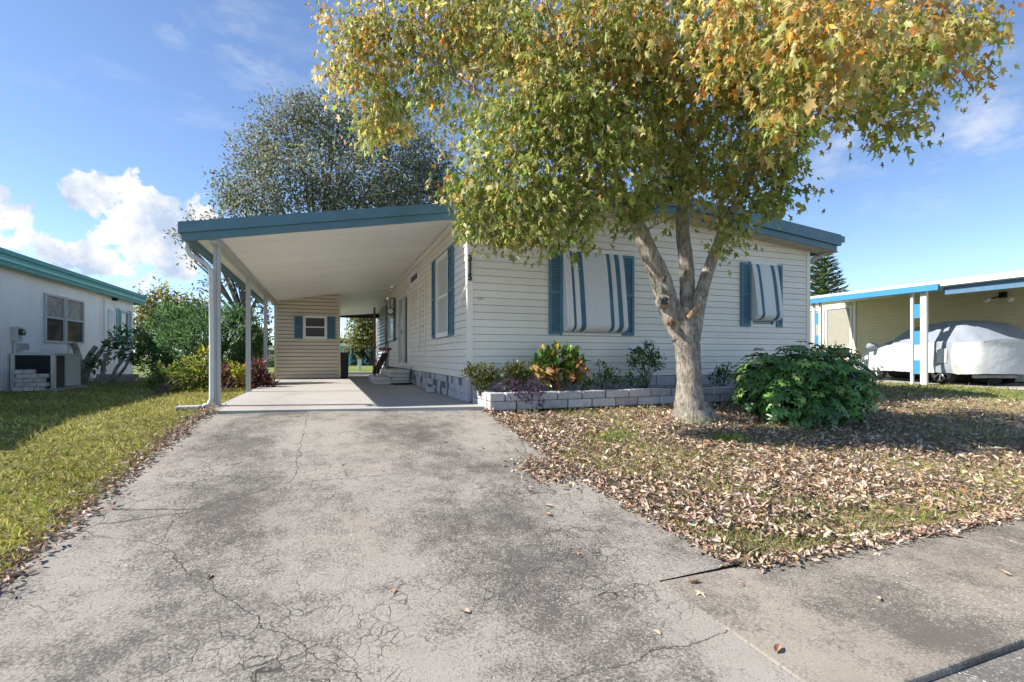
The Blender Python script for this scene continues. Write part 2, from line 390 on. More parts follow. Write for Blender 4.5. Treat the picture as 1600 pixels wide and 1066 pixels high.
# ------------------------------------------------------------------ lap siding
COURSE = .1143
def siding(parent, axis, fixed, out, a, b, z0, z1, openings=(), top=None, material=None, name='siding_board', gap=.006):
    """boards of lap siding along x or y on the plane `fixed`, facing `out`; openings are (a0, a1, z0, z1)"""
    z = z0; cache = {}; rj = random.Random(int(fixed * 100))
    while z < z1 - .02:
        h = min(COURSE, z1 - z); segs = [(a, b)]
        if top:
            lo, hi = top(z + h * .8); segs = [(max(a, lo), min(b, hi))]
        for (p, q, za, zb) in openings:
            if z + h * .5 > za and z + h * .5 < zb:
                new = []
                for s, e in segs:
                    if q <= s or p >= e: new.append((s, e)); continue
                    if p - s > .02: new.append((s, p))
                    if e - q > .02: new.append((q, e))
                segs = new
        cut = []
        for s, e in segs:
            while e - s > 3.8:
                j = s + rj.choice((1.4, 2.0, 2.7, 3.3)); cut.append((s, j)); s = j + .0015
            cut.append((s, e))
        for s, e in cut:
            if e - s < .03: continue
            key = (round(e - s, 3), round(h, 3))
            if key not in cache:
                n = e - s; o = out
                prof = [(-.004 * o, gap), (.020 * o, gap), (.022 * o, gap + .006), (.015 * o, h * .45), (.017 * o, h * .52), (.010 * o, h), (-.004 * o, h)]
                m = MB()
                if axis == 'x': m.prism([(0, d, zz) for d, zz in prof], (n, 0, 0))
                else: m.prism([(d, 0, zz) for d, zz in prof], (0, n, 0))
                me = m.mesh(name); me.materials.append(material or M_siding); cache[key] = me
            o_ = link(name, cache[key], None, parent)
            o_.location = (s, fixed, z) if axis == 'x' else (fixed, s, z)
        z += h

def frame_x(mb, x0, x1, z0, z1, y0, y1, w):      # a rectangular frame in the x-z plane
    mb.box(x0, x0 + w, y0, y1, z0, z1); mb.box(x1 - w, x1, y0, y1, z0, z1); mb.box(x0 + w, x1 - w, y0, y1, z0, z0 + w); mb.box(x0 + w, x1 - w, y0, y1, z1 - w, z1); return mb
def frame_y(mb, y0, y1, z0, z1, x0, x1, w):
    mb.box(x0, x1, y0, y0 + w, z0, z1); mb.box(x0, x1, y1 - w, y1, z0, z1); mb.box(x0, x1, y0 + w, y1 - w, z0, z0 + w); mb.box(x0, x1, y0 + w, y1 - w, z1 - w, z1); return mb

def shutter(parent, axis, fixed, out, a, b, z0, z1, material=None):
    """a louvred shutter: stiles, three rails and slats"""
    t, w = .035, .045; m = MB(); mm = material or M_blue
    lo, hi = sorted((fixed, fixed + out * t)); lo2, hi2 = sorted((fixed, fixed + out * .012))
    zm = (z0 + z1) / 2
    def bx(p, q, u, v, d0, d1): m.box(p, q, d0, d1, u, v) if axis == 'x' else m.box(d0, d1, p, q, u, v)
    bx(a, a + w, z0, z1, lo, hi); bx(b - w, b, z0, z1, lo, hi)
    for z in (z0, zm - w / 2, z1 - w): bx(a + w, b - w, z, z + w, lo, hi)
    bx(a + w, b - w, z0 + w, zm - w / 2, lo2, hi2); bx(a + w, b - w, zm + w / 2, z1 - w, lo2, hi2)
    s = m.build('shutter', mm, parent)
    sl = MB()
    for za, zb in ((z0 + w, zm - w / 2), (zm + w / 2, z1 - w)):
        k = max(2, int((zb - za) / .042)); dz = (zb - za) / k
        for i in range(k):
            z = za + i * dz
            pr = [(fixed + out * .0125, z + .004), (fixed + out * .030, z + .004), (fixed + out * .030, z + .010), (fixed + out * .0125, z + dz - .004)]
            if axis == 'x': sl.prism([(a + w, d, q) for d, q in pr], (b - a - 2 * w, 0, 0))
            else: sl.prism([(d, a + w, q) for d, q in pr], (0, b - a - 2 * w, 0))
    stuff(sl.build('slats', mm, s))
    return s

# ------------------------------------------------------------------ the cream mobile home
HX0, HX1, HY0, HY1 = 2.055, 9.22, 7.45, 23.0
PEAKX = (HX0 + HX1) / 2
SLOPE = .094
def roof_top(x): return 3.50 - SLOPE * abs(x - PEAKX)
home = thing('mobile_home', 'cream mobile home with slate blue shutters and fascia behind the maple', 'house', (PEAKX, HY0, 0))
mb = MB(); mb.prism([(HX0 + .02, HY0 + .02, .02), (HX1 - .02, HY0 + .02, .02), (HX1 - .02, HY0 + .02, 3.0), (PEAKX, HY0 + .02, 3.30), (HX0 + .02, HY0 + .02, 3.0)], (0, .1, 0))
mb.box(HX0 + .02, HX0 + .12, HY0 + .125, 13.28, .02, 2.98); mb.box(HX0 + .02, HX0 + .12, 15.25, HY1, .02, 2.98); mb.box(HX0 + .02, HX0 + .12, 13.285, 15.245, .02, .46); mb.box(HX0 + .02, HX0 + .12, 13.285, 15.245, 2.46, 2.98)
mb.box(HX1 - .12, HX1 - .02, HY0 + .125, HY1, .02, 2.98); mb.box(HX0 + .125, HX1 - .125, HY1 - .1, HY1, .02, 2.98)
mb.box(HX0 + .5, HX0 + .55, 13.0, 15.6, .02, 2.98)
mb.build('wall', M_core, home)
FW = [(3.60, 4.80, 1.06, 2.46), (7.64, 8.32, 1.28, 2.50)]            # openings in the front wall
def gable(z):
    d = (3.28 - z) / SLOPE
    return PEAKX - d, PEAKX + d
siding(home, 'x', HY0, -1, HX0 + .065, HX1 - .065, .375, 3.24, FW, gable)
SW = [(8.64, 9.72, 1.08, 2.61), (11.73, 13.05, 2.50, 2.82), (13.26, 15.28, .46, 2.46), (16.3, 17.9, 1.25, 2.5)]
siding(home, 'y', HX0, -1, HY0 + .065, 18.2, .375, 2.90, SW)
mb = MB(); mb.box(HX0 - .028, HX0 + .065, HY0 - .028, HY0 + .065, .33, 3.02); mb.build('corner_post', M_siding, home)
mb = MB(); mb.box(HX1 - .065, HX1 + .028, HY0 - .028, HY0 + .065, .33, 2.98); mb.build('corner_post', M_siding, home)
mb = MB(); mb.box(HX0 - .055, HX0 - .003, HY0 + .07, 18.2, 2.90, 2.98); mb.build('frieze_board', M_siding, home)
# roof with two-step fascia and soffit panels
RY0 = 7.08
mb = MB()
for a, b in ((2.06, PEAKX), (PEAKX, HX1 + .36)):
    za, zb = roof_top(a), roof_top(b)
    mb.hexa([(a, RY0 + .03, za - .14), (b, RY0 + .03, zb - .14), (b, HY1 + .3, zb - .14), (a, HY1 + .3, za - .14), (a, RY0 + .03, za - .01), (b, RY0 + .03, zb - .01), (b, HY1 + .3, zb - .01), (a, HY1 + .3, za - .01)])
mb.build('roof', M_roof, home)
def raked(name, a, b, y0, y1, d0, d1, material):
    m = MB(); za, zb = roof_top(a), roof_top(b)
    m.hexa([(a, y0, za + d0), (b, y0, zb + d0), (b, y1, zb + d0), (a, y1, za + d0), (a, y0, za + d1), (b, y0, zb + d1), (b, y1, zb + d1), (a, y1, za + d1)])
    return m.build(name, material, home)
raked('fascia', 2.06, PEAKX, RY0 - .05, RY0 + .028, -.20, .015, M_blue2); raked('fascia', PEAKX, HX1 + .40, RY0 - .05, RY0 + .028, -.20, .015, M_blue2)
raked('lower_fascia', 2.06, PEAKX, RY0 - .005, RY0 + .026, -.315, -.203, M_blue2); raked('lower_fascia', PEAKX, HX1 + .33, RY0 - .005, RY0 + .026, -.315, -.203, M_blue2)
xx = HX1 + .38; zt = roof_top(xx)
mb = MB(); mb.box(xx - .015, xx + .11, RY0 - .052, HY1 + .3, zt - .13, zt - .012); mb.build('gutter', M_blue2, home)
mb = MB(); mb.box(xx - .05, xx - .018, RY0 + .03, HY1 + .3, zt - .30, zt - .15); mb.build('side_fascia', M_blue2, home)
x = 2.10
while x < HX1 + .3:
    z = roof_top(x + .07) - .30
    m = block('soffit_panel', x, x + .128, RY0 + .03, HY0 - .004, z - .012, z + .004, M_soffit, home, .004)
    m.rotation_euler = (0, math.atan(SLOPE) * (1 if x > PEAKX else -1), 0); x += .14
mb = MB(); mb.tube([(HX1 + .36, 7.25, 2.86), (HX1 + .25, 7.35, 2.78), (HX1 + .10, 7.42, 2.70), (HX1 + .075, 7.50, 2.6), (HX1 + .075, 7.50, .15)], .035, 8); mb.build('downspout', M_post, home, True)
# front windows with roll-up awnings
def front_window(x0, x1, z0, z1):
    m = frame_x(MB(), x0, x1, z0, z1, HY0 - .035, HY0 + .018, .055); m.box(x0 + .055, x1 - .055, HY0 - .025, HY0 + .010, (z0 + z1) / 2 - .02, (z0 + z1) / 2 + .02)
    w = m.build('window', M_white, home)
    MB().box(x0 + .055, x1 - .055, HY0 - .004, HY0 + .006, z0 + .055, (z0 + z1) / 2 - .02).build('pane', M_glass, w)
    MB().box(x0 + .055, x1 - .055, HY0 - .004, HY0 + .006, (z0 + z1) / 2 + .02, z1 - .055).build('pane', M_glass, w)
    return w
front_window(3.64, 4.78, 1.07, 2.46); front_window(7.66, 8.31, 1.29, 2.50)
shutter(home, 'x', HY0 - .021, -1, 3.40, 3.635, 1.08, 2.46); shutter(home, 'x', HY0 - .021, -1, 4.785, 5.02, 1.08, 2.46)
shutter(home, 'x', HY0 - .021, -1, 7.42, 7.655, 1.30, 2.52); shutter(home, 'x', HY0 - .021, -1, 8.315, 8.47, 1.30, 2.52)
M_awn = mat('awning_white', (.80, .80, .81), .7, .03, 30, .15, 120, .3, (30, 1, 1))
M_awnside = mat('awning_side', (.68, .68, .70), .7, .03, 3)
def awning(x0, x1, zt, zb, depth, stripes):
    """ribbed fabric that bows out from the wall, turns under at the bottom; stripes as fractions of the width"""
    prof = []
    for i in range(15): t = i / 14; prof.append((-.05 - (depth - .062) * t ** .7, zt + (zb + .12 - zt) * t))
    for i in range(1, 9):
        a = math.pi * .5 * i / 8; prof.append((-depth + .012 + .15 * (1 - math.cos(a)), zb + .12 - .12 * math.sin(a)))
    n = max(24, int((x1 - x0) / .022)); cuts = [x0 + (x1 - x0) * i / n for i in range(n + 1)]
    def strip(i): f = (i + .5) / n; return any(p <= f <= q for p, q in stripes)
    root = None; i = 0
    while i < n:
        j = i
        while j < n and strip(j) == strip(i): j += 1
        V = []; F = []; cols = []
        for k in range(i, j + 1):
            for e in ((-.12, .12) if i < k < j else ((.12,) if k == i else (-.12,))):
                cols.append((cuts[k] + e * .02, .0 if (k + (e > 0)) % 2 else .004))
        cols = []
        for k in range(i, j):
            w = cuts[k + 1] - cuts[k]
            for f_, h in ((0, 0), (.22, .013), (.78, .013), (1, 0)):
                if f_ == 0 and k > i: continue
                cols.append((cuts[k] + f_ * w, h))
        for (x, h) in cols:
            for (d, z) in prof: V.append((x, HY0 + d - h, z))
        L = len(prof)
        for k in range(len(cols) - 1):
            for q in range(L - 1): F.append((k * L + q, (k + 1) * L + q, (k + 1) * L + q + 1, k * L + q + 1))
        me = bpy.data.meshes.new('awning'); me.from_pydata(V, [], F); me.update()
        if root is None:
            root = link('awning', me, M_awn if not strip(i) else M_blue, home)
        else: link('stripe' if strip(i) else 'fabric', me, M_blue if strip(i) else M_awn, root)
        i = j
    for x in (x0 + .003, x1 - .003):
        V = [(x, HY0 + d, z) for d, z in prof] + [(x, HY0 - .04, zb + .08), (x, HY0 - .04, zt)]
        me = bpy.data.meshes.new('side'); me.from_pydata(V, [], [tuple(range(len(V)))]); me.update(); link('side_panel', me, M_awnside, root)
    MB().box(x0 - .01, x1 + .01, HY0 - .065, HY0 - .024, zt + .002, zt + .05).build('head_rail', M_white, root)
    MB().tube([(x0, HY0 - depth + .165, zb - .004), (x1, HY0 - depth + .165, zb - .004)], .012, 8).build('bottom_bar', M_post, root)
    return root
awning(3.645, 4.775, 2.46, 1.13, .25, [(.09, .145), (.215, .285), (.70, .77), (.85, .915)])
awning(7.665, 8.305, 2.50, 1.42, .22, [(.17, .27), (.74, .85)])
mb = MB(); mb.tube([(2.035, HY0 - .034, 1.84), (1.985, HY0 + .10, 1.70), (1.98, HY0 + .30, 1.55)], .014, 6); mb.build('flag_bracket', M_white, home)
MB().box(2.20, 2.28, HY0 - .025, HY0 - .019, 1.60, 1.625).build('name_plate', M_post, home)
# house number down the corner post
MB().box(HX0 - .018, HX0 + .052, HY0 - .0325, HY0 - .0285, 1.87, 2.285).build('number_plate', mat('plate', (.52, .53, .46), .5), home)
for i, ch in enumerate('3115'):
    cu = bpy.data.curves.new('digit', 'FONT'); cu.body = ch; cu.size = .13; cu.extrude = .003; cu.align_x = 'CENTER'; cu.align_y = 'CENTER'; cu.offset = .004
    o = bpy.data.objects.new('tmp', cu); C.objects.link(o); dg = bpy.context.evaluated_depsgraph_get()
    me = bpy.data.meshes.new_from_object(o.evaluated_get(dg)); bpy.data.objects.remove(o)
    for v in me.vertices: v.co = Vector((v.co.x, -v.co.z, v.co.y))
    d = link('house_number', me, M_black, home); d.location = (HX0 + .016, HY0 - .037, 2.225 - i * .098)
# side wall: big window, transom, framed panel, door, far window, louvred porch
def side_window(y0, y1, z0, z1, pm, bar=True):
    m = frame_y(MB(), y0, y1, z0, z1, HX0 - .045, HX0 + .018, .09)
    if bar: m.box(HX0 - .03, HX0 + .01, y0 + .09, y1 - .09, (z0 + z1) / 2 - .03, (z0 + z1) / 2 + .02)
    w = m.build('window', M_white, home)
    zm = (z0 + z1) / 2
    for za, zb in (((z0 + .09, zm - .03), (zm + .02, z1 - .09)) if bar else ((z0 + .09, z1 - .09),)):
        MB().box(HX0 - .008, HX0 + .008, y0 + .09, y1 - .09, za, zb).build('pane', pm, w)
    return w
w = side_window(8.64, 9.72, 1.08, 2.61, M_pane)
mb = MB()
for i in range(30): z = 1.19 + i * .045; mb.box(HX0 - .012, HX0 - .0085, 8.735, 9.625, z, z + .036)
stuff(mb.build('blind_slats', M_pane, w))
shutter(home, 'y', HX0 - .021, -1, 8.30, 8.635, 1.08, 2.63); shutter(home, 'y', HX0 - .021, -1, 9.725, 10.06, 1.08, 2.63)
side_window(11.73, 13.05, 2.48, 2.82, M_screen, False)
m = frame_y(MB(), 10.88, 11.72, .75, 2.36, HX0 - .05, HX0 - .0215, .08); fr = m.build('wall_frame', M_white, home)
m = MB()
for z in np.arange(.9, 2.3, .114): m.box(HX0 - .055, HX0 - .052, 10.94, 10.97, z, z + .03)
stuff(m.build('channel_shadows', M_black, fr))  # shadow dots of the scalloped channel edge, modelled as small black boxes
m = frame_y(MB(), 13.26, 15.28, .45, 2.47, HX0 - .05, HX0 + .10, .09); m.box(HX0 - .03, HX0 + .06, 14.3, 14.38, .54, 2.38); door = m.build('door', M_white, home)
MB().box(HX0 + .04, HX0 + .05, 13.35, 14.3, .54, 2.38).build('screen', M_screen, door)
MB().box(HX0 - .01, HX0 + .03, 14.38, 15.19, .54, 2.38).build('door_leaf', mat('door_grey', (.34, .34, .35), .4, .06), door)
MB().box(HX0 - .05, HX0 - .03, 14.44, 14.48, 1.35, 1.5).build('handle', M_black, door)
MB().box(HX0 - .09, HX0 - .0, 13.2, 15.34, .40, .445).build('threshold', M_white, door)
side_window(16.3, 17.9, 1.25, 2.5, M_pane)
shutter(home, 'y', HX0 - .021, -1, 15.95, 16.295, 1.2, 2.52); shutter(home, 'y', HX0 - .021, -1, 17.905, 18.18, 1.2, 2.52)
z = .15
M_louv = mat('grey_louvre', (.30, .34, .38), .4, .06)
while z < 2.6:
    MB().prism([(HX0 - .02, 18.25, z), (HX0 - .10, 18.25, z + .02), (HX0 - .105, 18.25, z + .03), (HX0 - .03, 18.25, z + .15)], (0, 2.6, 0)).build('louvre', M_louv, home); z += .13
MB().box(HX0 - .11, HX0 - .0, 18.20, 18.246, .05, 2.75).build('porch_post', M_post, home); MB().box(HX0 - .11, HX0 - .0, 20.854, 20.92, .05, 2.75).build('porch_post', M_post, home)
# skirting of small stone blocks along the carport, plain blocks along the front
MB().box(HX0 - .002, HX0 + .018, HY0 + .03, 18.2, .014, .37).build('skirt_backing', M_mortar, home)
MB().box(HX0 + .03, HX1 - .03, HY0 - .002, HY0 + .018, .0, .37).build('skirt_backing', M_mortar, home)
rs = random.Random(3)
rows = [(.016, .135), (.138, .253), (.256, .370)]
for z0, z1 in rows:
    y = HY0 - .02
    while y < 13.0:
        w = rs.choice((.10, .13, .13, .20, .24)); d = rs.uniform(.018, .034)
        block('skirt_block', HX0 - round(d, 2), HX0 - .003, y + .003, y + w - .003, z0, z1, rs.choice((M_block2, M_block2, M_block2, M_block2, M_block, M_block3, M_block3)), home, .005); y += w
for r, (z0, z1) in enumerate(((.03, .195), (.20, .37))):
    x = HX0 + .03 - (.2 if r else 0)
    while x < HX1 - .05:
        x1 = min(x + .40, HX1 - .03)
        block('skirt_block', max(x, HX0 + .03) + .005, x1 - .005, HY0 - .05, HY0 - .004, z0, z1, rs.choice((M_block, M_block2)), home, .008); x = x1 + .001
for z0, z1 in rows: block('skirt_block', HX0 - .03, HX0 + .028, HY0 - .05, HY0 - .024, z0, z1, M_block2, home, .005)
block('loose_block', 1.86, 2.0, 9.7, 9.95, .014, .11, M_block2, None, .01); tag(bpy.data.objects['loose_block'], 'single pale block lying against the stone skirting under the carport', 'block')

# ------------------------------------------------------------------ carport
cp = thing('carport', 'white carport with slate blue fascia on slim posts left of the cream home', 'carport', (0, 8, 0))
def ceil(x): return 2.37 + .176 * (x + 1.7)
CX0, CX1, CY0, CY1 = -1.74, 2.03, 7.92, 16.97
me = None; n = 30; w = (CY1 - CY0) / n
for i in range(n):
    y = CY0 + i * w
    if me is None:
        m = MB(); z0, z1 = ceil(CX0), ceil(CX1)
        sec = [(0.001, .018), (.014, .0), (w - .014, 0), (w - .001, .018), (w - .002, .10), (.002, .10)]
        m.v = [(CX0, a, z0 + b) for a, b in sec] + [(CX1, a, z1 + b) for a, b in sec]
        k = len(sec); m.f = [tuple(range(k)), tuple(range(2 * k - 1, k - 1, -1))] + [(a, a + k, (a + 1) % k + k, (a + 1) % k) for a in range(k)]
        me = m.mesh('roof_panel'); me.materials.append(M_ceiling)
    o = link('roof_panel', me, None, cp); o.location = (0, y, 0)
def slant(name, a, b, y0, y1, d0, d1, material):
    m = MB(); za, zb = ceil(a), ceil(b)
    m.hexa([(a, y0, za + d0), (b, y0, zb + d0), (b, y1, zb + d0), (a, y1, za + d0), (a, y0, za + d1), (b, y0, zb + d1), (b, y1, zb + d1), (a, y1, za + d1)])
    return m.build(name, material, cp)
slant('fascia', CX0 - .13, 2.05, CY0 - .075, CY0 - .003, .04, .19, M_blue2)
slant('lower_fascia', CX0 - .09, 2.05, CY0 - .045, CY0 - .004, -.07, .037, M_blue2)
mb = MB(); zg = ceil(CX0)
mb.prism([(CX0 - .005, CY0 - .002, zg - .07), (CX0 - .09, CY0 - .002, zg - .07), (CX0 - .13, CY0 - .002, zg + .09), (CX0 - .115, CY0 - .002, zg + .09), (CX0 - .08, CY0 - .002, zg - .05), (CX0 - .005, CY0 - .002, zg - .05)], (0, CY1 - CY0 + .1, 0)); mb.build('gutter', M_blue2, cp)
MB().box(CX0 - .003, CX0 + .02, CY0, CY1, zg - .075, zg - .002).build('side_fascia', M_blue2, cp)
PX = -1.47
MB().box(PX - .045, PX + .045, CY0 + .01, CY1 - .0, ceil(PX) - .12, ceil(PX) - .010).build('beam', M_post, cp)
for y in (8.20, 11.25, 14.3):
    m = MB(); z1 = ceil(PX) - .121
    for dx in (-1, 1):
        m.box(PX + dx * .022 - .019, PX + dx * .022 + .019, y - .04, y + .04, -.02, z1)
    m.box(PX - .01, PX + .01, y - .03, y + .03, -.02, z1)
    m.box(PX - .055, PX + .055, y - .06, y + .06, -.02, .025)
    m.build('post', M_post, cp)
ds = [(CX0 - .06, 7.99, zg - .06), (CX0 - .06, 7.99, zg - .16), (CX0 - .02, 8.0, zg - .24), (PX - .12, 8.06, zg - .34), (PX - .06, 8.11, zg - .43), (PX - .055, 8.12, 1.0), (PX - .055, 8.12, .12), (PX - .085, 8.10, .04), (PX - .15, 8.07, .02)]
mb = MB(); mb.tube(ds, .033, 10); mb.build('downspout', mat('downspout_white', (.60, .60, .59), .45), cp, True)
block('splash_block', PX - .46, PX - .17, 7.95, 8.15, -.02, .035, M_block, None, .01); tag(bpy.data.objects['splash_block'], 'grey splash block under the downspout of the carport post', 'splash block')
# lower roof behind, with its own post
rr = thing('rear_porch_roof', 'low flat porch roof on a thin post behind the storage shed', 'porch roof', (1.6, 18.7, 0))
m = MB(); m.hexa([(.42, 16.98, 2.72), (2.03, 16.98, 3.00), (2.03, 20.6, 2.44), (.42, 20.6, 2.30), (.42, 16.98, 2.80), (2.03, 16.98, 3.08), (2.03, 20.6, 2.50), (.42, 20.6, 2.36)]); m.build('roof_panel', M_ceiling, rr)
MB().box(.42, 2.03, 20.61, 20.68, 2.24, 2.5).build('beam', M_black, rr)
MB().box(1.60, 1.67, 18.66, 18.73, .0, 2.50).build('post', mat('grey_post', (.20, .20, .20), .5), rr)

# ------------------------------------------------------------------ storage shed
SX0, SX1, SY = -1.47, .40, 16.9
shed = thing('storage_shed', 'small cream storage shed with one shuttered window under the carport', 'shed', (-.5, SY, 0))
MB().hexa([(SX0 + .02, SY + .02, .013), (SX1 - .02, SY + .02, .013), (SX1 - .02, 19.1, .013), (SX0 + .02, 19.1, .013), (SX0 + .02, SY + .02, 2.45), (SX1 - .02, SY + .02, 2.78), (SX1 - .02, 19.1, 2.60), (SX0 + .02, 19.1, 2.30)]).build('wall', M_core, shed)
def shed_top(z): return (max(SX0, -1.7 + (z - .092 - 2.39) / .176), SX1)
M_shed = mat('shed_vinyl', (.72, .63, .52), .5, .05, 1.5)
siding(shed, 'x', SY, -1, SX0 + .04, SX1 - .05, .02, 2.78, [(-.68, .02, 1.28, 2.0)], shed_top, M_shed, gap=.02)
MB().box(SX0 - .03, SX0 + .04, SY - .03, SY + .03, .013, 2.44).build('corner_post', M_shed, shed); MB().box(SX1 - .05, SX1 + .02, SY - .03, SY + .03, .013, 2.78).build('corner_post', M_shed, shed)
siding(shed, 'y', SX1, 1, SY + .04, 19.0, .02, 2.55, (), None, M_shed)
m = frame_x(MB(), -.68, .02, 1.27, 2.0, SY - .05, SY + .018, .075); m.box(-.605, -.055, SY - .04, SY + .0, 1.62, 1.66); w = m.build('window', M_white, shed)
MB().box(-.605, -.055, SY - .008, SY + .004, 1.345, 1.62).build('pane', M_screen, w); MB().box(-.605, -.055, SY - .004, SY + .006, 1.66, 1.925).build('pane', M_screen, w)
shutter(shed, 'x', SY - .021, -1, -.93, -.685, 1.28, 1.98); shutter(shed, 'x', SY - .021, -1, .025, .27, 1.28, 1.98)

# ------------------------------------------------------------------ steps, handrail, small things at the door
st = thing('entry_steps', 'two block steps leading up to the side door under the carport', 'steps', (1.6, 13.6, 0))
def course(x0, x1, y0, y1, z0, z1, cut):
    y = y0
    for k, q in enumerate(list(np.arange(y0 + cut, y1 - .1, .40)) + [y1]):
        block('block', x0, x1, y + .004, q - .004, z0, z1 - .004, M_stepblk, st, .012); y = q
course(1.14, 1.56, 12.95, 14.9, .014, .10, .2); course(1.14, 1.56, 12.95, 14.9, .10, .185, .4)
course(1.564, 2.0, 12.9, 14.9, .014, .10, .4); course(1.564, 2.0, 12.9, 14.9, .10, .185, .2); course(1.50, 2.0, 12.9, 14.9, .187, .28, .4); course(1.48, 2.0, 12.88, 14.9, .282, .375, .25)
hr = thing('handrail', 'thin dark handrail beside the door steps', 'handrail', (1.55, 14.95, 0))
MB().tube([(1.25, 15.0, .95), (1.98, 15.0, 1.25)], .012, 6).build('rail', M_black, hr); MB().tube([(1.27, 15.0, .012), (1.27, 15.0, .96)], .010, 6).build('upright', M_black, hr); MB().tube([(1.7, 15.0, .38), (1.7, 15.0, 1.13)], .010, 6).build('upright', M_black, hr)
ch = thing('folding_chair', 'folded red brown wooden chair with dark sling behind the steps', 'chair', (1.5, 15.1, 0))
M_wood = mat('red_wood', (.22, .07, .035), .5, .25, 20)
for dx in (0, .16):
    MB().tube([(1.30 + dx, 15.12, .02), (1.62 + dx, 15.25, .98)], .018, 6).build('back_rail', M_wood, ch)
    MB().tube([(1.55 + dx, 15.12, .02), (1.20 + dx, 15.3, .62)], .016, 6).build('leg', M_wood, ch)
MB().box(1.45, 1.82, 15.17, 15.20, .90, .96).build('top_bar', M_wood, ch)
MB().hexa([(1.26, 15.16, .22), (1.44, 15.16, .22), (1.44, 15.17, .22), (1.26, 15.17, .22), (1.55, 15.22, .82), (1.75, 15.22, .82), (1.75, 15.23, .82), (1.55, 15.23, .82)]).build('sling', M_black, ch)
ck = thing('wall_clock', 'round white outdoor clock on a black bracket beside the door', 'clock', (1.85, 15.9, 2.1))
MB().tube([(1.86, 15.82, 2.12), (1.86, 15.92, 2.12)], .115, 20).build('case', M_black, ck); MB().tube([(1.86, 15.812, 2.12), (1.86, 15.819, 2.12)], .085, 20).build('dial', M_white, ck)
MB().tube([(1.86, 15.87, 2.24), (1.86, 15.87, 2.52), (2.03, 15.87, 2.52)], .018, 6).build('bracket', M_black, ck)
hs = []
for i in range(90):
    a = i * .35; r = .16 + .05 * math.sin(i * .7); hs.append((1.62 + i * .004 + r * math.cos(a), 12.62 + .10 * math.sin(a), .026 + .012 * (i % 3)))
hs += [(2.02, 12.7, .05), (2.03, 12.75, .45)]
tag(MB().tube(hs, .011, 5).build('garden_hose', M_black, None, True), 'black garden hose coiled on the slab by the steps', 'hose')
bn = thing('black_bin', 'narrow black bin standing at the right corner of the shed', 'bin', (.55, 17.0, 0))
MB().hexa([(.44, 16.95, .012), (.66, 16.95, .012), (.66, 17.3, .012), (.44, 17.3, .012), (.43, 16.93, .80), (.68, 16.93, .80), (.68, 17.32, .80), (.43, 17.32, .80)]).build('body', M_black, bn)
MB().box(.41, .72, 16.9, 17.34, .802, .85).build('lid', M_black, bn)

# ------------------------------------------------------------------ planter along the front
pl = thing('planter', 'low two course grey block planter along the front wall', 'planter', (5.5, 6.5, 0))
PYF = 6.52
MB().box(2.13, 9.1, PYF + .16, HY0 - .06, -.06, .17).build('soil', M_soil, pl)
for r, (z0, z1) in enumerate(((-.03, .094), (.099, .212))):
    x = 2.10 if r == 0 else 1.93
    while x < 9.1:
        x1 = min(x + .40, 9.12); a = max(x, 2.10)
        if x1 - a > .05: block('planter_block', a + .008, x1 - .008, PYF + rs.choice((0, .01)), PYF + .155, z0, z1, rs.choice((M_block, M_block, M_block2)), pl, .010)
        x = x1 + .0005
    y = PYF + .16
    while y < HY0 - .1:
        y1 = min(y + .40, HY0 - .055)
        for xa in (2.10, 8.96): block('planter_block', xa, xa + .15, y + .004, y1 - .004, z0, z1, rs.choice((M_block, M_block2)), pl, .010)
        y = y1

# ------------------------------------------------------------------ white neighbour on the left
M_nwhite = mat('white_ribbed_metal', (.84, .82, .79), .5, .05, 2)
nt = M_nwhite.node_tree; wv_ = nt.nodes.new('ShaderNodeTexWave'); wv_.bands_direction = 'Y'; wv_.inputs['Scale'].default_value = 3.2; wv_.inputs['Distortion'].default_value = 0
gg = nt.nodes.new('ShaderNodeNewGeometry'); nt.links.new(gg.outputs['Position'], wv_.inputs['Vector'])
bb = nt.nodes.new('ShaderNodeBump'); bb.inputs['Strength'].default_value = .35; bb.inputs['Distance'].default_value = .02
nt.links.new(wv_.outputs['Fac'], bb.inputs['Height']); nt.links.new(bb.outputs[0], nt.nodes['Principled BSDF'].inputs['Normal'])
M_teal = mat('teal_paint', (.09, .30, .28), .5, .10, 4); M_tealp = mat('pale_teal_paint', (.24, .50, .46), .5, .10, 4)
NX = -6.24
nh = thing('white_neighbour_home', 'white ribbed mobile home with teal fascia on the left lot', 'house', (NX, 15, 0))
MB().box(NX - 6, NX - .03, 7.0, 20.66, 0, 2.655).build('wall', M_nwhite, nh)
y = 7.0
while y < 20.6:
    y1 = min(y + 1.22, 20.7); MB().box(NX - .026, NX, y + .004, y1 - .004, .02, 2.65).build('wall_panel', M_nwhite, nh); y = y1
MB().box(NX - 6.4, NX + .22, 6.7, 21.0, 2.66, 2.82).build('roof', M_roof, nh)
for k, (z0, z1, mm, d) in enumerate(((2.52, 2.61, M_teal, .26), (2.614, 2.67, M_tealp, .29), (2.674, 2.74, M_teal, .28), (2.744, 2.84, M_teal, .31))):
    MB().box(NX + .222, NX + d, 6.7, 21.0 + .004 * k, z0, z1).build('fascia', mm, nh)
MB().box(NX - 6.4, NX + .22, 21.004, 21.06, 2.52, 2.83).build('fascia', M_teal, nh)
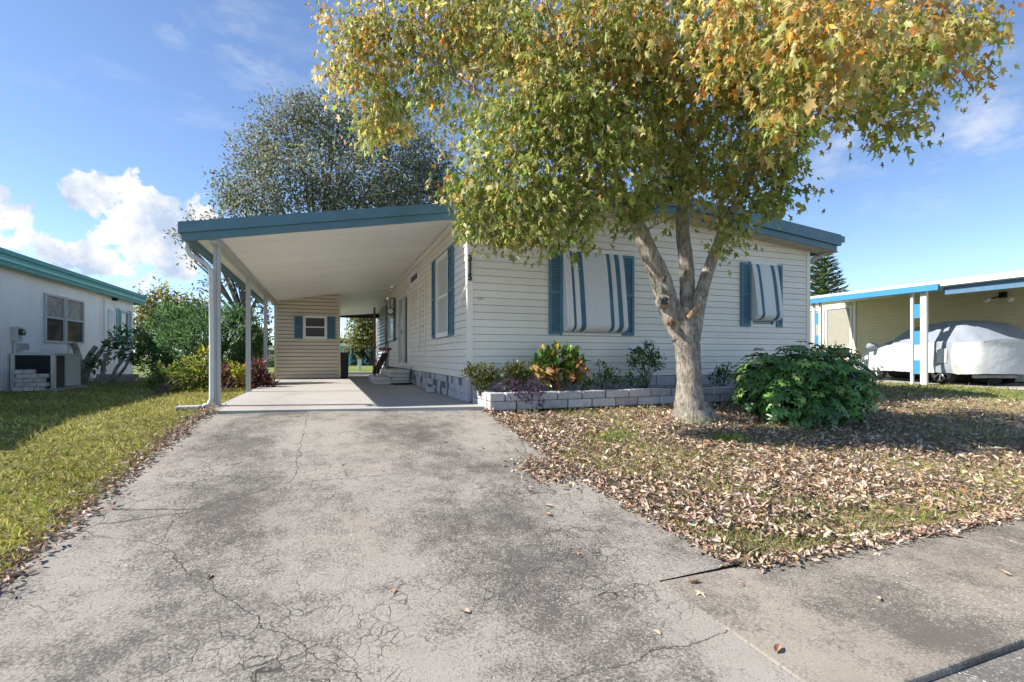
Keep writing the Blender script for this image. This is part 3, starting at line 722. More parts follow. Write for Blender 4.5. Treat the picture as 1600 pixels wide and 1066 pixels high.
def nwin(y0, y1, z0, z1, curtain=True):
    m = frame_y(MB(), y0, y1, z0, z1, NX + .001, NX + .05, .05); zm = (z0 + z1) / 2 + .02; m.box(NX + .001, NX + .045, y0 + .05, y1 - .05, zm - .02, zm + .02); w = m.build('window', M_post, nh)
    MB().box(NX + .002, NX + .012, y0 + .05, y1 - .05, z0 + .05, zm - .02).build('pane', M_glass, w)
    MB().box(NX + .002, NX + .012, y0 + .05, y1 - .05, zm + .02, z1 - .05).build('pane', mat('curtained_glass', (.30, .27, .23), .15, .5, 9, 0, 30, .6) if curtain else M_glass, w)
nwin(14.85, 15.80, 1.05, 2.22); nwin(15.84, 16.85, 1.05, 2.22); nwin(19.45, 20.12, 1.1, 2.2)
m = frame_y(MB(), 18.2, 19.02, .45, 2.42, NX + .001, NX + .05, .06); m.box(NX + .001, NX + .035, 18.265, 18.955, .515, 2.355); dr = m.build('door', M_nwhite, nh)
MB().box(NX + .036, NX + .042, 18.45, 18.80, 1.15, 2.15).build('pane', M_glass, dr)
for i in range(6): MB().box(NX + .043, NX + .060, 18.44, 18.81, 1.16 + i * .165, 1.18 + i * .165).build('glazing_bar', M_white, dr)
MB().box(NX + .036, NX + .09, 18.86, 18.92, 1.2, 1.26).build('handle', M_black, dr)
shutter(nh, 'y', NX, 1, 19.15, 19.43, 1.05, 2.25, M_tealp); shutter(nh, 'y', NX, 1, 20.14, 20.42, 1.05, 2.25, M_tealp)
MB().box(NX + .002, NX + .12, 18.86, 19.0, 2.46, 2.54).build('porch_lamp', M_black, nh)
mt = thing('electric_meter', 'grey electric meter box on the white neighbour wall above the air conditioner', 'meter', (NX + .05, 13.7, 1))
MB().box(NX + .005, NX + .12, 13.55, 13.72, 1.05, 1.35).build('box', M_post, mt); MB().tube([(NX + .12, 13.64, 1.24), (NX + .19, 13.64, 1.24)], .075, 14).build('dial', M_glass, mt)
MB().box(NX + .005, NX + .14, 13.6, 13.95, .86, 1.0).build('junction_box', M_block, mt); MB().tube([(NX + .05, 13.6, .1), (NX + .05, 13.6, 1.05)], .025, 8).build('conduit', M_post, mt)
ac = thing('air_conditioner', 'boxy packaged air conditioner with black grilles beside the white neighbour home', 'air conditioner', (-5.9, 14, 0))
AX0, AX1, AY0, AY1 = -6.20, -5.46, 13.45, 14.65
M_case = mat('case_beige', (.55, .53, .49), .5, .06)
MB().box(AX0 + .03, AX1 - .03, AY0 + .03, AY1 - .03, .04, .74).build('casing', M_black, ac)
for x, y in ((AX0, AY0), (AX1 - .07, AY0), (AX0, AY1 - .07), (AX1 - .07, AY1 - .07)): MB().box(x, x + .07, y, y + .07, .02, .745).build('corner_post', M_case, ac)
MB().box(AX0 - .01, AX1 + .01, AY0 - .01, AY1 + .01, .747, .79).build('top', M_case, ac)
MB().box(AX1 - .029, AX1 - .005, AY0 + .50, AY1 - .072, .05, .744).build('side_panel', M_case, ac)
m = MB()
for i in range(14): z = .07 + i * .048; m.box(AX0 + .075, AX1 - .075, AY0 + .005, AY0 + .028, z, z + .012)
for i in range(16): x = AX0 + .09 + i * .036; m.box(x, x + .008, AY0 + .0, AY0 + .004, .06, .74)
for i in range(14): z = .07 + i * .048; m.box(AX1 - .028, AX1 - .012, AY0 + .075, AY0 + .49, z, z + .012)
stuff(m.build('grille', mat('dark_grille', (.035, .04, .055), .4, .2), ac))
MB().box(AX0 - .1, AX1 + .1, AY0 - .1, AY1 + .1, -.03, .035).build('pad', M_block, ac)
M_brick = mat('white_brick', (.52, .48, .45), .9, .30, 14, .5, 60)
for r in range(5):
    for j in range(3 if r < 4 else 2):
        x = -6.02 + j * .175 + (.05 if r % 2 else 0); z = r * .09
        o = block('brick', x, x + .168, 13.10 + .02 * rs.random(), 13.22 + .02 * rs.random(), z, z + .085, M_brick, None, .008)
        tag(o, 'whitewashed brick in the pile before the air conditioner', 'brick', 'bricks piled by the air conditioner')
for r in range(2):
    for j in range(5):
        p = at(146 + j * 13 + r * 4, 596, 14.2)
        o = block('brick', p.x, p.x + .21, p.y, p.y + .11, r * .11, r * .11 + .105, M_brick, None, .008); tag(o, 'pale brick edging under the pruned shrub on the left', 'brick', 'bricks edging the left bed')

# ------------------------------------------------------------------ neighbour on the right: carport, house, covered car
RXC = 14.45
M_rblue = mat('bright_blue_paint', (.06, .26, .52), .45, .08, 4); M_yellow = mat('yellow_siding', (.72, .62, .44), .6, .05, 3)
M_yellow2 = mat('yellow_siding_lap', (.72, .63, .45), .6, .05, 3)
rh = thing('yellow_neighbour_home', 'tan sided neighbour home behind the covered car', 'house', (18.5, 10, 0))
MB().box(18.23, 25, 4.0, 17.0, 0, 2.9).build('wall', M_yellow, rh)
siding(rh, 'y', 18.23, -1, 4.0, 12.75, .50, 2.75, (), None, M_yellow2, gap=.022)
siding(rh, 'y', 18.23, -1, 12.9, 17.0, 2.65, 2.75, (), None, M_yellow2)
x = 4.0
while x < 17: MB().box(18.19, 18.228, x + .004, x + .296, .01, .49).build('skirt_panel', M_nwhite, rh); x += .30
MB().box(18.17, 18.225, 12.76, 12.86, .02, 2.75).build('corner_trim', M_white, rh)
for a, b in ((12.9, 13.95), (14.0, 15.05)):
    w = frame_y(MB(), a, b, .6, 2.6, 18.17, 18.225, .07); w.box(18.18, 18.22, a + .07, b - .07, 1.05, 1.11); w = w.build('window', M_white, rh)
    MB().box(18.20, 18.21, a + .07, b - .07, 1.11, 2.53).build('pane', mat('pale_screen', (.34, .33, .28), .4, .08), w); MB().box(18.20, 18.21, a + .07, b - .07, .67, 1.05).build('pane', M_dark, w)
MB().box(18.0, 25.3, 3.7, 17.3, 2.92, 3.1).build('roof', M_roof, rh)
rc = thing('blue_trimmed_carport', 'neighbour carport with bright blue gutter over the covered car', 'carport', (RXC, 8.5, 0))
m = MB(); m.hexa([(RXC - .05, 4.6, 2.46), (18.2, 4.6, 2.74), (18.2, 13.2, 2.74), (RXC - .05, 13.2, 2.46), (RXC - .05, 4.6, 2.53), (18.2, 4.6, 2.81), (18.2, 13.2, 2.81), (RXC - .05, 13.2, 2.53)]); m.build('roof', M_roof, rc)
MB().box(RXC - .17, RXC - .052, 7.96, 13.2, 2.38, 2.535).build('gutter', M_rblue, rc)
MB().box(RXC + .02, RXC + .08, 4.6, 7.95, 2.26, 2.455).build('beam', mat('shaded_blue_paint', (.10, .19, .30), .5), rc)  # blue trim with the shade under the roof edge put into its colour
MB().box(RXC - .10, RXC - .052, 4.6, 7.95, 2.475, 2.525).build('drip_edge', M_white, rc)
def panel_post(y0, y1, wide):
    MB().box(RXC - .03, RXC + .03, y1 - .03, y1 + .03, -.02, 2.455).build('post', M_white, rc)
    MB().box(RXC - .04, RXC + .04, y0 - wide / 2, y0 + wide / 2, -.02, 2.455).build('post', M_white, rc)
    for z in (.26, 1.02, 1.72): MB().box(RXC - .012, RXC + .012, y0 + wide / 2 + .001, y1 - .031, z, z + .36).build('blue_panel', M_rblue, rc)
panel_post(8.36, 8.64, .14); panel_post(11.24, 11.46, .06); panel_post(5.2, 5.45, .06)
fl = thing('flood_lamp', 'twin white flood lamp on the tan wall above the covered car', 'lamp', (18.1, 8.5, 2.4))
MB().box(18.12, 18.205, 8.42, 8.58, 2.40, 2.56).build('mount', M_black, fl)
for s in (-1, 1):
    MB().tube([(18.1, 8.5 + s * .06, 2.44), (18.0, 8.5 + s * .22, 2.38)], .02, 6).build('arm', M_black, fl); MB().tube([(18.0, 8.5 + s * .20, 2.39), (17.92, 8.5 + s * .30, 2.30)], [.035, .07], 12).build('lamp_head', M_white, fl)

AXV = Vector((.365, .931, 0)).normalized(); RGT = Vector((AXV.y, -AXV.x, 0)); RL = Vector((14.75, 7.62, 0))
car = thing('covered_car', 'car under a white and slate grey fitted cover in the neighbour carport', 'car', tuple(RL + RGT * .9 + AXV * 2.2))
CO = RL + RGT * .9
def cp_(t, s, z): p = CO + AXV * t + RGT * s; return (p.x, p.y, z)
TT = [q * .93 for q in [-.16, -.06, .1, .3, .55, .85, 1.2, 1.6, 2.0, 2.3, 2.6, 2.9, 3.15, 3.4, 3.7, 4.0, 4.2, 4.35, 4.42]]
HH = [1.14, 1.20, 1.34, 1.48, 1.58, 1.64, 1.65, 1.63, 1.60, 1.54, 1.43, 1.28, 1.16, 1.10, 1.05, 1.0, .93, .78, .6]
WW = [.62, .78, .86, .90, .92, .92, .92, .92, .92, .92, .92, .92, .92, .92, .91, .88, .80, .66, .5]
G = []; NS = 33
fine = np.linspace(TT[0], TT[-1], 64)
for t in fine:
    H = np.interp(t, TT, HH); W = np.interp(t, TT, WW); row = []
    belt = min(1.08, H - .06); rw = W * np.interp(H, [1.0, 1.6], [.86, .66])
    prof = [(-W * .97, .29), (-W * 1.01, .5), (-W, .8 if belt > .85 else belt * .75), (-W * .96, belt), (-rw, H - .06), (-rw * .7, H), (0, H + .025)]
    prof += [(-a, b) for a, b in prof[-2::-1]]
    pa = np.array(prof); cum = np.arange(13) / 12.; kb = np.array([0, 8/3, 16/3, 8, 11, 14, 16, 18, 21, 24, 80/3, 88/3, 32]) / 32
    key = np.linspace(0, 1, NS); cum = kb
    for q in key:
        a = np.interp(q, cum, pa[:, 0]); b = np.interp(q, cum, pa[:, 1])
        wr = .016 * math.sin(7 * t + 5 * b + 2 * math.sin(3 * b)) + .012 * math.sin(17 * t - 9 * b + 2) + .010 * math.sin(29 * t + 6 * b) + (.035 * math.sin(14 * a + 9 * b + 2 * math.sin(5 * a)) if t < .35 else 0)
        row.append(cp_(t, a + wr * np.sign(a) * min(1, abs(a) * 2), b + wr * .4))
    G.append(row)
V = [p for r in G for p in r]; Fs = {'side': [], 'top': [], 'band': [], 'band2': []}
for i in range(len(G) - 1):
    for j in range(NS - 1):
        f = (i * NS + j, i * NS + j + 1, (i + 1) * NS + j + 1, (i + 1) * NS + j); z = sum(V[q][2] for q in f) / 4; t = (fine[i] + fine[i + 1]) / 2
        if 8 <= j < 24 and t < 3.2: Fs['top'].append(f)
        elif .40 < t < .95: Fs['band' if j < 16 else 'band2'].append(f)
        else: Fs['side'].append(f)
Fs['side'].append(tuple(range(NS - 1, -1, -1))); Fs['side'].append(tuple((len(G) - 1) * NS + j for j in range(NS)))
M_cw = mat('cover_white', (.56, .57, .59), .7, .05, 3, .6, 7); M_cg = mat('cover_grey', (.25, .28, .34), .7, .1, 3, .6, 7)
for key, nm, mm in (('side', 'cover_skirt', M_cw), ('top', 'cover_roof', M_cg), ('band', 'cover_band', M_cg), ('band2', 'cover_band', M_cg)):
    me = bpy.data.meshes.new(nm); me.from_pydata(V, [], Fs[key]); me.update(); bm = bmesh.new(); bm.from_mesh(me); bmesh.ops.delete(bm, geom=[v for v in bm.verts if not v.link_faces], context='VERTS'); bm.to_mesh(me); bm.free(); link(nm, me, mm, car, True)
m = MB(); m.hexa([cp_(.50, -.955, .55), cp_(.80, -.955, .55), cp_(.80, -.945, .55), cp_(.50, -.945, .55), cp_(.50, -.945, .92), cp_(.80, -.945, .92), cp_(.80, -.935, .92), cp_(.50, -.935, .92)]); m.build('patch', M_cw, car)
MB().tube([cp_(3.05, -.88, 1.0), cp_(3.08, -1.0, 1.03), cp_(3.10, -1.12, 1.02), cp_(3.1, -1.18, .99)], [.06, .10, .11, .05], 10).build('mirror_pocket', M_cg, car, True)
M_tyre = mat('tyre_rubber', (.02, .02, .021), .8, .2); M_rim = mat('alloy', (.55, .56, .58), .3, .05, 4, 0, 30, .5, (1, 1, 1), .8)
for t in (.80, 3.25):
    for s in (-1, 1):
        a, b = (.86, .66) ; n = 24; rg = [(.23, .0), (.30, -.005), (.325, .02), (.325, .18), (.30, .205), (.23, .20)]
        m = MB(); K = len(rg)
        for i in range(n):
            an = 2 * math.pi * i / n
            for r, d in rg: m.v.append(cp_(t + r * math.cos(an), s * (a - d), .325 + r * math.sin(an)))
        for i in range(n):
            for j in range(K): m.f.append((i * K + j, i * K + (j + 1) % K, ((i + 1) % n) * K + (j + 1) % K, ((i + 1) % n) * K + j))
        wheel = m.build('wheel', M_tyre, car, True)
        m = MB(); m.tube([cp_(t, s * (a - .03), .325), cp_(t, s * (a - .16), .325)], .06, 12)
        for i in range(9):
            an = 2 * math.pi * i / 9; c1 = Vector(cp_(t + .03 * math.cos(an), s * (a - .03), .325 + .03 * math.sin(an))); c2 = Vector(cp_(t + .235 * math.cos(an), s * (a - .02), .325 + .235 * math.sin(an))); m.tube([c1, c2], .022, 5)
        m.build('rim', M_rim, wheel); MB().tube([cp_(t, s * (a - .14), .325), cp_(t, s * (a - .15), .325)], .23, 20).build('brake_shadow', M_dark, wheel)
MB().tube([cp_(.25, -.5, .22), cp_(.2, .5, .22)], .05, 8).build('exhaust', M_block, car); MB().tube([cp_(.2, 0, .2), cp_(3.6, 0, .25)], .2, 8).build('underside', M_dark, car)

# ------------------------------------------------------------------ the maple in the front yard
def bark(name, a, b, c):
    m = bpy.data.materials.new(name); m.use_nodes = True; N, L = m.node_tree.nodes, m.node_tree.links; bs = N['Principled BSDF']; bs.inputs['Roughness'].default_value = .95; bs.inputs['Specular IOR Level'].default_value = .1
    g = N.new('ShaderNodeNewGeometry'); out = []
    for sc_, st_, det in ((34, (1, 1, .22), 8), (7, (1, 1, .8), 6), (110, (1, 1, .5), 4)):
        mp = N.new('ShaderNodeMapping'); mp.inputs['Scale'].default_value = st_; L.new(g.outputs['Position'], mp.inputs[0]); n = N.new('ShaderNodeTexNoise'); n.inputs['Scale'].default_value = sc_; n.inputs['Detail'].default_value = det; n.inputs['Roughness'].default_value = .7; n.inputs['Distortion'].default_value = .6; L.new(mp.outputs[0], n.inputs['Vector']); out.append(n.outputs['Fac'])
    r = N.new('ShaderNodeValToRGB'); e = r.color_ramp.elements; e[0].position = .36; e[0].color = (*a, 1); e[1].position = .62; e[1].color = (*c, 1); x = e.new(.48); x.color = (*b, 1); L.new(out[0], r.inputs[0])
    r2 = N.new('ShaderNodeValToRGB'); r2.color_ramp.elements[0].position = .38; r2.color_ramp.elements[0].color = (.62, .60, .56, 1); r2.color_ramp.elements[1].position = .62; r2.color_ramp.elements[1].color = (1.15, 1.12, 1.06, 1); L.new(out[1], r2.inputs[0])
    mx = N.new('ShaderNodeMix'); mx.data_type = 'RGBA'; mx.blend_type = 'MULTIPLY'; mx.inputs[0].default_value = 1; L.new(r.outputs[0], mx.inputs[6]); L.new(r2.outputs[0], mx.inputs[7]); L.new(mx.outputs[2], bs.inputs['Base Color'])
    ad = N.new('ShaderNodeMath'); ad.operation = 'MULTIPLY_ADD'; L.new(out[2], ad.inputs[0]); ad.inputs[1].default_value = .35; L.new(out[0], ad.inputs[2])
    bp = N.new('ShaderNodeBump'); bp.inputs['Strength'].default_value = 1; bp.inputs['Distance'].default_value = .05; L.new(ad.outputs[0], bp.inputs['Height']); L.new(bp.outputs[0], bs.inputs['Normal']); MATS[name] = m
    return m
M_bark = bark('maple_bark', (.20, .175, .15), (.43, .395, .35), (.58, .55, .51))
M_bark2 = mat('dark_bark', (.13, .11, .09), .95, .4, 9, .8, 30, .1, (1.5, 1.5, .4))
M_leaf = leaf_mat('leaf', .55, .42, .35); M_leafd = leaf_mat('dry_leaf', .1, .8, .1); M_waxy = leaf_mat('waxy_leaf', .15, .32, .45); M_grass = leaf_mat('grass_blade', .3, .6, .2)
maple = thing('maple_tree', 'large maple with golden and green leaves standing in the front yard', 'tree', (4.74, 5.62, -.15))
def smooth_path(pts, k=5):
    pts = [Vector(p[:3]) for p in pts]; out = []
    for i in range(len(pts) - 1):
        p0, p1, p2, p3 = pts[max(i - 1, 0)], pts[i], pts[i + 1], pts[min(i + 2, len(pts) - 1)]
        for j in range(k):
            t = j / k; out.append(.5 * ((2 * p1) + (p2 - p0) * t + (2 * p0 - 5 * p1 + 4 * p2 - p3) * t * t + (3 * p1 - p0 - 3 * p2 + p3) * t ** 3))
    return out + [pts[-1]]
def limb(name, spec, parent, n=16, k=6, jag=.04, material=None):
    pts = [at(x, y, Z) for x, y, Z, w in spec]; P = smooth_path(pts, k)
    rad = list(np.interp(np.linspace(0, len(spec) - 1, len(P)), range(len(spec)), [w / 2 * Z / FPX for x, y, Z, w in spec]))
    m = MB(); m.tube(P, rad, n, True, jag); o = m.build(name, material or M_bark, parent, True); return P
TZ = 6.91
trunk = limb('trunk', [(1081, 672, TZ, 84), (1080, 655, TZ, 63), (1078, 637, TZ, 49), (1077, 600, TZ, 37), (1075, 560, TZ, 37), (1071, 525, TZ, 42), (1067, 500, TZ, 40), (1063, 482, TZ, 30)], maple, 26, 6, .05)
for dx, dy, zz in ((50, 6, -.12), (-30, 4, .1)):
    p0 = at(1080 + dx * .25, 630, TZ + zz * .3); p1 = at(1080 + dx * .65, 652, TZ + zz * .7); p2 = at(1080 + dx * 1.05, 660 + dy * .5, TZ + zz)
    p2.z = float(gz(p2.y)) - .03; MB().tube(smooth_path([p0, p1, p2], 5), [.10, .098, .095, .09, .085, .08, .07, .06, .05, .04, .03], 12, True, .06).build('root_flare', M_bark, maple, True)
LB = []
LB.append(limb('limb', [(1068, 528, TZ, 36), (1045, 478, TZ, 34), (1030, 430, 6.88, 31), (1014, 395, 6.82, 27), (995, 350, 6.75, 22), (965, 310, 6.65, 17), (930, 290, 6.6, 13), (880, 250, 6.6, 13), (800, 190, 6.7, 9), (700, 110, 6.9, 6), (600, 60, 7.1, 4)], maple))
LB.append(limb('limb', [(1072, 505, TZ + .05, 24), (1074, 460, 7.0, 23), (1072, 410, 7.0, 22), (1066, 350, 6.95, 20), (1070, 280, 6.8, 18), (1072, 210, 6.6, 15), (1050, 120, 6.4, 12), (1020, 20, 6.2, 9), (980, -80, 6.1, 5)], maple))
LB.append(limb('limb', [(1080, 530, TZ, 28), (1088, 490, 6.9, 24), (1098, 450, 6.85, 20), (1115, 400, 6.75, 16), (1135, 350, 6.6, 14), (1165, 290, 6.4, 12), (1200, 220, 6.1, 10), (1260, 140, 5.7, 8), (1340, 80, 5.4, 6), (1440, 60, 5.3, 4)], maple))
LB.append(limb('limb', [(985, 335, 6.72, 18), (960, 270, 6.4, 14), (930, 190, 6.1, 11), (890, 100, 5.9, 8), (850, 0, 5.8, 5)], maple, 12))
LB.append(limb('limb', [(985, 338, 6.72, 16), (950, 305, 6.4, 11), (900, 285, 6.1, 9), (840, 290, 5.9, 7), (780, 310, 5.85, 5), (735, 320, 5.85, 3)], maple, 10))
LB.append(limb('limb', [(880, 250, 6.6, 9), (830, 240, 6.2, 7), (770, 240, 6.0, 5), (710, 230, 6.2, 3)], maple, 10))
LB.append(limb('limb', [(1070, 250, 6.75, 14), (1120, 180, 6.2, 11), (1180, 90, 5.4, 8), (1240, 20, 4.9, 5)], maple, 12))
MB().tube([at(1038, 471, 6.76), at(1038.3, 471, 6.712)], [.040, .036], 12, True, .12).build('knot_hole', M_dark, maple)
MB().tube([at(1038, 471, 6.80), at(1038, 471, 6.735), at(1038.2, 471, 6.722), at(1038.2, 471, 6.74)], [.11, .085, .058, .035], 16, False, .12).build('knot_ring', M_bark, maple, True)
MB().tube([at(1048, 504, 6.80), at(1046, 506, 6.70)], [.055, .035], 10, True, .25).build('cut_stub', mat('cut_wood', (.20, .12, .07), .9, .3, 20), maple)
MB().tube([at(1076, 496, 6.72), at(1090, 480, 6.62)], [.035, .03], 8, True, .1).build('broken_stub', mat('cut_wood_pale', (.36, .22, .12), .9, .3, 20), maple)
MB().tube([at(1036, 436, 6.76), at(1037, 437, 6.71)], [.045, .015], 10, True, .3).build('cut_stub', M_bark2, maple)

BL = [(560, 50, 55, 7.2), (640, 50, 75, 7.0), (590, 130, 62, 7.2), (525, 120, 30, 7.4), (610, 185, 34, 7.2), (575, 205, 26, 7.2), (690, 120, 75, 6.9), (720, 30, 90, 6.7), (800, 70, 90, 6.5), (740, 185, 50, 6.7), (695, 213, 22, 6.7),
      (760, 260, 55, 6.0), (722, 305, 34, 5.9), (765, 345, 40, 5.8), (735, 345, 24, 5.8), (830, 300, 65, 5.8), (848, 358, 32, 5.7), (800, 372, 20, 5.7), (900, 325, 48, 5.8), (902, 378, 18, 5.8), (940, 250, 80, 5.9), (870, 190, 90, 5.9), (800, 190, 70, 6.0), (960, 150, 100, 6.2), (860, 90, 90, 6.0),
      (980, 30, 100, 5.6), (1080, 100, 90, 5.7), (1030, 205, 70, 6.9), (985, 345, 20, 6.3), (1020, 285, 40, 7.25), (1110, 265, 55, 7.25), (1145, 330, 42, 6.5), (1132, 380, 20, 6.4), (1000, 320, 30, 6.3), (1085, 300, 34, 6.4), (1055, 255, 40, 6.3), (1045, 345, 16, 6.7), (1180, 240, 65, 6.3), (1160, 150, 90, 5.7),
      (1190, 50, 100, 4.6), (1262, 120, 85, 4.2), (1300, 40, 90, 4.0), (1230, 195, 42, 5.2), (1222, 270, 32, 6.2), (1262, 297, 14, 6.2), (1205, 320, 28, 6.3), (1345, 120, 62, 4.8), (1395, 195, 34, 5.0), (1380, 70, 75, 4.8), (1350, 175, 30, 5.0),
      (1440, 70, 66, 5.0), (1495, 55, 52, 5.3), (1535, 110, 24, 5.5), (1548, 30, 22, 5.5), (1515, 140, 18, 5.5), (1440, 130, 30, 5.2), (1425, 190, 16, 5.1),
      (650, -50, 55, 7), (770, -60, 65, 6.5), (900, -60, 75, 6.2), (1040, -70, 80, 5.8), (1180, -60, 80, 5.6), (1320, -60, 80, 5.2), (1450, -30, 60, 5.4),
      (1120, 60, 60, 7.4), (1220, 120, 60, 7.4), (980, 80, 60, 7.4)]
blobs = []
for x, y, r, Z in BL:
    c = at(x, y, Z); R = r * Z / FPX; blobs.append((tuple(c), (R, R, R * .95)))
P, D, K, CL = clustered(blobs, 4000, 11, .10, .5)
shX = P[:, 0] + 1.1 * (P[:, 2] + .25); shY = P[:, 1] - .28 * (P[:, 2] + .25)
keep = ~((shX < 4.0) & (shY < 6.0)) & ~((P[:, 1] > 7.0) & (P[:, 2] < 3.65)) & (P[:, 2] > 1.7)
hh_ = (4.70 - P[:, 0]) / 1.1; on_trunk = (hh_ > 0) & (np.abs(P[:, 1] - .28 * hh_ - 5.62) < .30) & (P[:, 2] - hh_ < 2.1); keep &= ~(on_trunk & (RNG.uniform(0, 1, len(P)) < .9))
P, D, K, CL = P[keep], D[keep], K[keep], CL[keep]; n = len(P)
dirs = D * .4 + RNG.normal(0, .42, (n, 3)); dirs[:, 2] -= 1.0
ppx = np.array([b[0] for b in BL])[K]; ppy = np.array([b[1] for b in BL])[K]
gold = np.clip(.46 - (ppy - 40) / 420 + .25 * (ppx > 1180) * (ppy < 220) + .12 * (ppx < 640), .04, .75)
clr = RNG.uniform(0, 1, CL.max() + 1)[CL]
cg = palette(n, [(.30, .35, .07), (.20, .27, .055), (.42, .43, .12), (.50, .47, .17)], [4, 2.5, 4, 3.5], .2)
cy = palette(n, [(.64, .50, .15), (.66, .40, .08), (.60, .53, .20), (.66, .27, .05), (.46, .26, .12), (.70, .60, .30)], [5, 3, 4, 1.2, 1, 2], .2)
cols = np.where((clr < gold)[:, None], cy, cg)
MAPLE2 = (MAPLE[0] * np.array([.9, 1.05, 1]) - np.c_[np.zeros((11, 2)), .7 * np.abs(MAPLE[0][:, 0]) + .12 * MAPLE[0][:, 1] ** 2], MAPLE[1])
upv = RNG.normal(size=(n, 3)) * 1.2 + np.array([-.3, -.4, .5]); h1 = RNG.uniform(0, 1, n) < .45; ls = RNG.gamma(10, .0080, n).clip(.04, .13)
leaves('crown', P[h1], dirs[h1], ls[h1], cols[h1], MAPLE, M_leaf, maple, upv[h1]); leaves('crown', P[~h1], dirs[~h1], ls[~h1], cols[~h1], MAPLE2, M_leaf, maple, upv[~h1])
# twigs from the limbs out to the lumps of foliage
LP = [p for L in LB for p in L[10:]]; tw = MB(); rt = random.Random(5)
for (c, R) in blobs:
    c = Vector(c)
    for q in range(3):
        e = c + Vector((rt.uniform(-1, 1), rt.uniform(-1, 1), rt.uniform(-.8, .8))) * R[0] * .8
        s = min(LP, key=lambda p: (p - e).length + max(0, p.z - e.z) * .6)
        if not .15 < (s - e).length < 1.2: continue
        mid = (s + e) / 2 + Vector((rt.uniform(-.1, .1), rt.uniform(-.1, .1), .12 * (s - e).length))
        ppp = smooth_path([s, mid, e], 4); r0 = min(.012, .005 + .004 * (s - e).length)
        tw.tube(ppp, list(np.linspace(r0, .004, len(ppp))), 5, False)
stuff(tw.build('twigs', M_bark, maple, True))

# ------------------------------------------------------------------ other plants: a crown of leaves on stems
def plant(name, label, cat, base, blobs_px, n, per, sig, size, pal, w, template, material, droop=0., stems=6, stem_r=.012, shell=.5, group=None, upb=.3, flat=1.0, stem_mat=None, up=None, jit=.18, crown='crown'):
    b = Vector(base); t = thing(name, label, cat, tuple(b), group)
    bl = []
    for x, y, r, Z in blobs_px:
        c = at(x, y, Z); R = r * Z / FPX; bl.append((tuple(c), (R, R, R * flat)))
    P, D, K, CL = clustered(bl, n, per, sig, shell); keep = P[:, 2] > gz(P[:, 1]) + .02; P, D, CL = P[keep], D[keep], CL[keep]
    dirs = D * .7 + RNG.normal(0, .45, P.shape); dirs[:, 2] += upb - droop
    c = palette(len(P), pal, w, jit) * (1 + RNG.normal(0, .16, CL.max() + 1)[CL])[:, None].clip(.6, 1.4)
    leaves(crown, P, dirs, RNG.uniform(size * .7, size * 1.25, len(P)), c.clip(.003, .9), template, material, t, up)
    m = MB()
    for i in range(stems):
        cc, R = bl[i % len(bl)]; e = Vector(cc) + Vector((random.uniform(-.5, .5) * R[0], random.uniform(-.5, .5) * R[0], random.uniform(-.3, .5) * R[2]))
        mid = (b + e) / 2 + Vector((random.uniform(-.1, .1), random.uniform(-.1, .1), .05)) * (e - b).length; s0 = b + Vector((random.uniform(-.3, .3), random.uniform(-.3, .3), 0)) * min(.3, (e - b).length * .3)
        s0.z = float(gz(s0.y)) - .02 if b.z < .1 else b.z - .02
        p = smooth_path([s0, mid, e], 5); m.tube(p, list(np.linspace(stem_r, stem_r * .3, len(p))), 6, False)
    m.build('stems', stem_mat or M_bark2, t, True)
    return t
GREEN = [(.06, .13, .03), (.09, .18, .04), (.04, .085, .025), (.16, .25, .055)]
# schefflera: palmate whorls of glossy leaflets
sch = thing('schefflera_bush', 'big glossy dark green schefflera bush beside the maple', 'bush', (6.7, 5.6, -.12))
SB = [(1195, 590, 48, 7.3), (1250, 580, 50, 7.2), (1305, 590, 50, 7.2), (1340, 610, 34, 7.2), (1220, 630, 40, 6.9), (1275, 635, 42, 6.9), (1325, 640, 30, 7.0), (1180, 610, 34, 7.4), (1240, 600, 60, 7.6), (1290, 610, 55, 7.8), (1172, 585, 22, 7.3)]
bl = [(tuple(at(x, y, Z)), r * Z / FPX) for x, y, r, Z in SB]
c0, d0, _ = in_blobs(bl, 1900, .34); ok = c0[:, 2] > gz(c0[:, 1]) + .05; c0, d0 = c0[ok], d0[ok]
ax = unit(d0 * .8 + np.array([0, -.1, .75])); q = 8; PP = []; DD = []; UU = []
e1 = unit(np.cross(ax, RNG.normal(size=ax.shape))); e2 = np.cross(ax, e1)
for i in range(q):
    a = 2 * math.pi * i / q + RNG.uniform(-.15, .15, len(ax)); rad = e1 * np.cos(a)[:, None] + e2 * np.sin(a)[:, None]
    PP.append(c0 + rad * .012); DD.append(rad + ax * .05 - np.array([0, 0, .25])); UU.append(ax)
PP, DD, UU = np.concatenate(PP), np.concatenate(DD), np.concatenate(UU)
cc = np.tile(palette(len(c0), [(.09, .20, .05), (.13, .27, .06), (.06, .13, .04), (.28, .40, .10)], [4, 4, 3, 1.3], .2), (q, 1))
leaves('crown', PP, DD, RNG.uniform(.06, .105, len(PP)), cc, OVAL, M_waxy, sch, UU * 2.5)
m = MB()
for i in range(40):
    e = Vector(c0[i * 7 % len(c0)]); s = Vector((6.7 + random.uniform(-.45, .6), 5.55 + random.uniform(-.35, .4), -.16)); p = smooth_path([s, (s + e) / 2 + Vector((0, 0, .08)), e], 4); m.tube(p, list(np.linspace(.016, .006, len(p))), 5, False)
m.build('stems', M_bark2, sch, True)
plant('willowy_shrub', 'loose leafy shoots rising at the right edge of the schefflera', 'shrub', (8.4, 6.2, -.07), [(1352, 585, 14, 8.6), (1362, 600, 14, 8.6), (1350, 615, 14, 8.6), (1345, 570, 10, 8.6), (1372, 590, 8, 8.6)], 60, 7, .06, .09, [(.08, .10, .06), (.05, .08, .04), (.14, .13, .08)], [3, 3, 1], LANCE, M_leaf, 0, 10, .006)
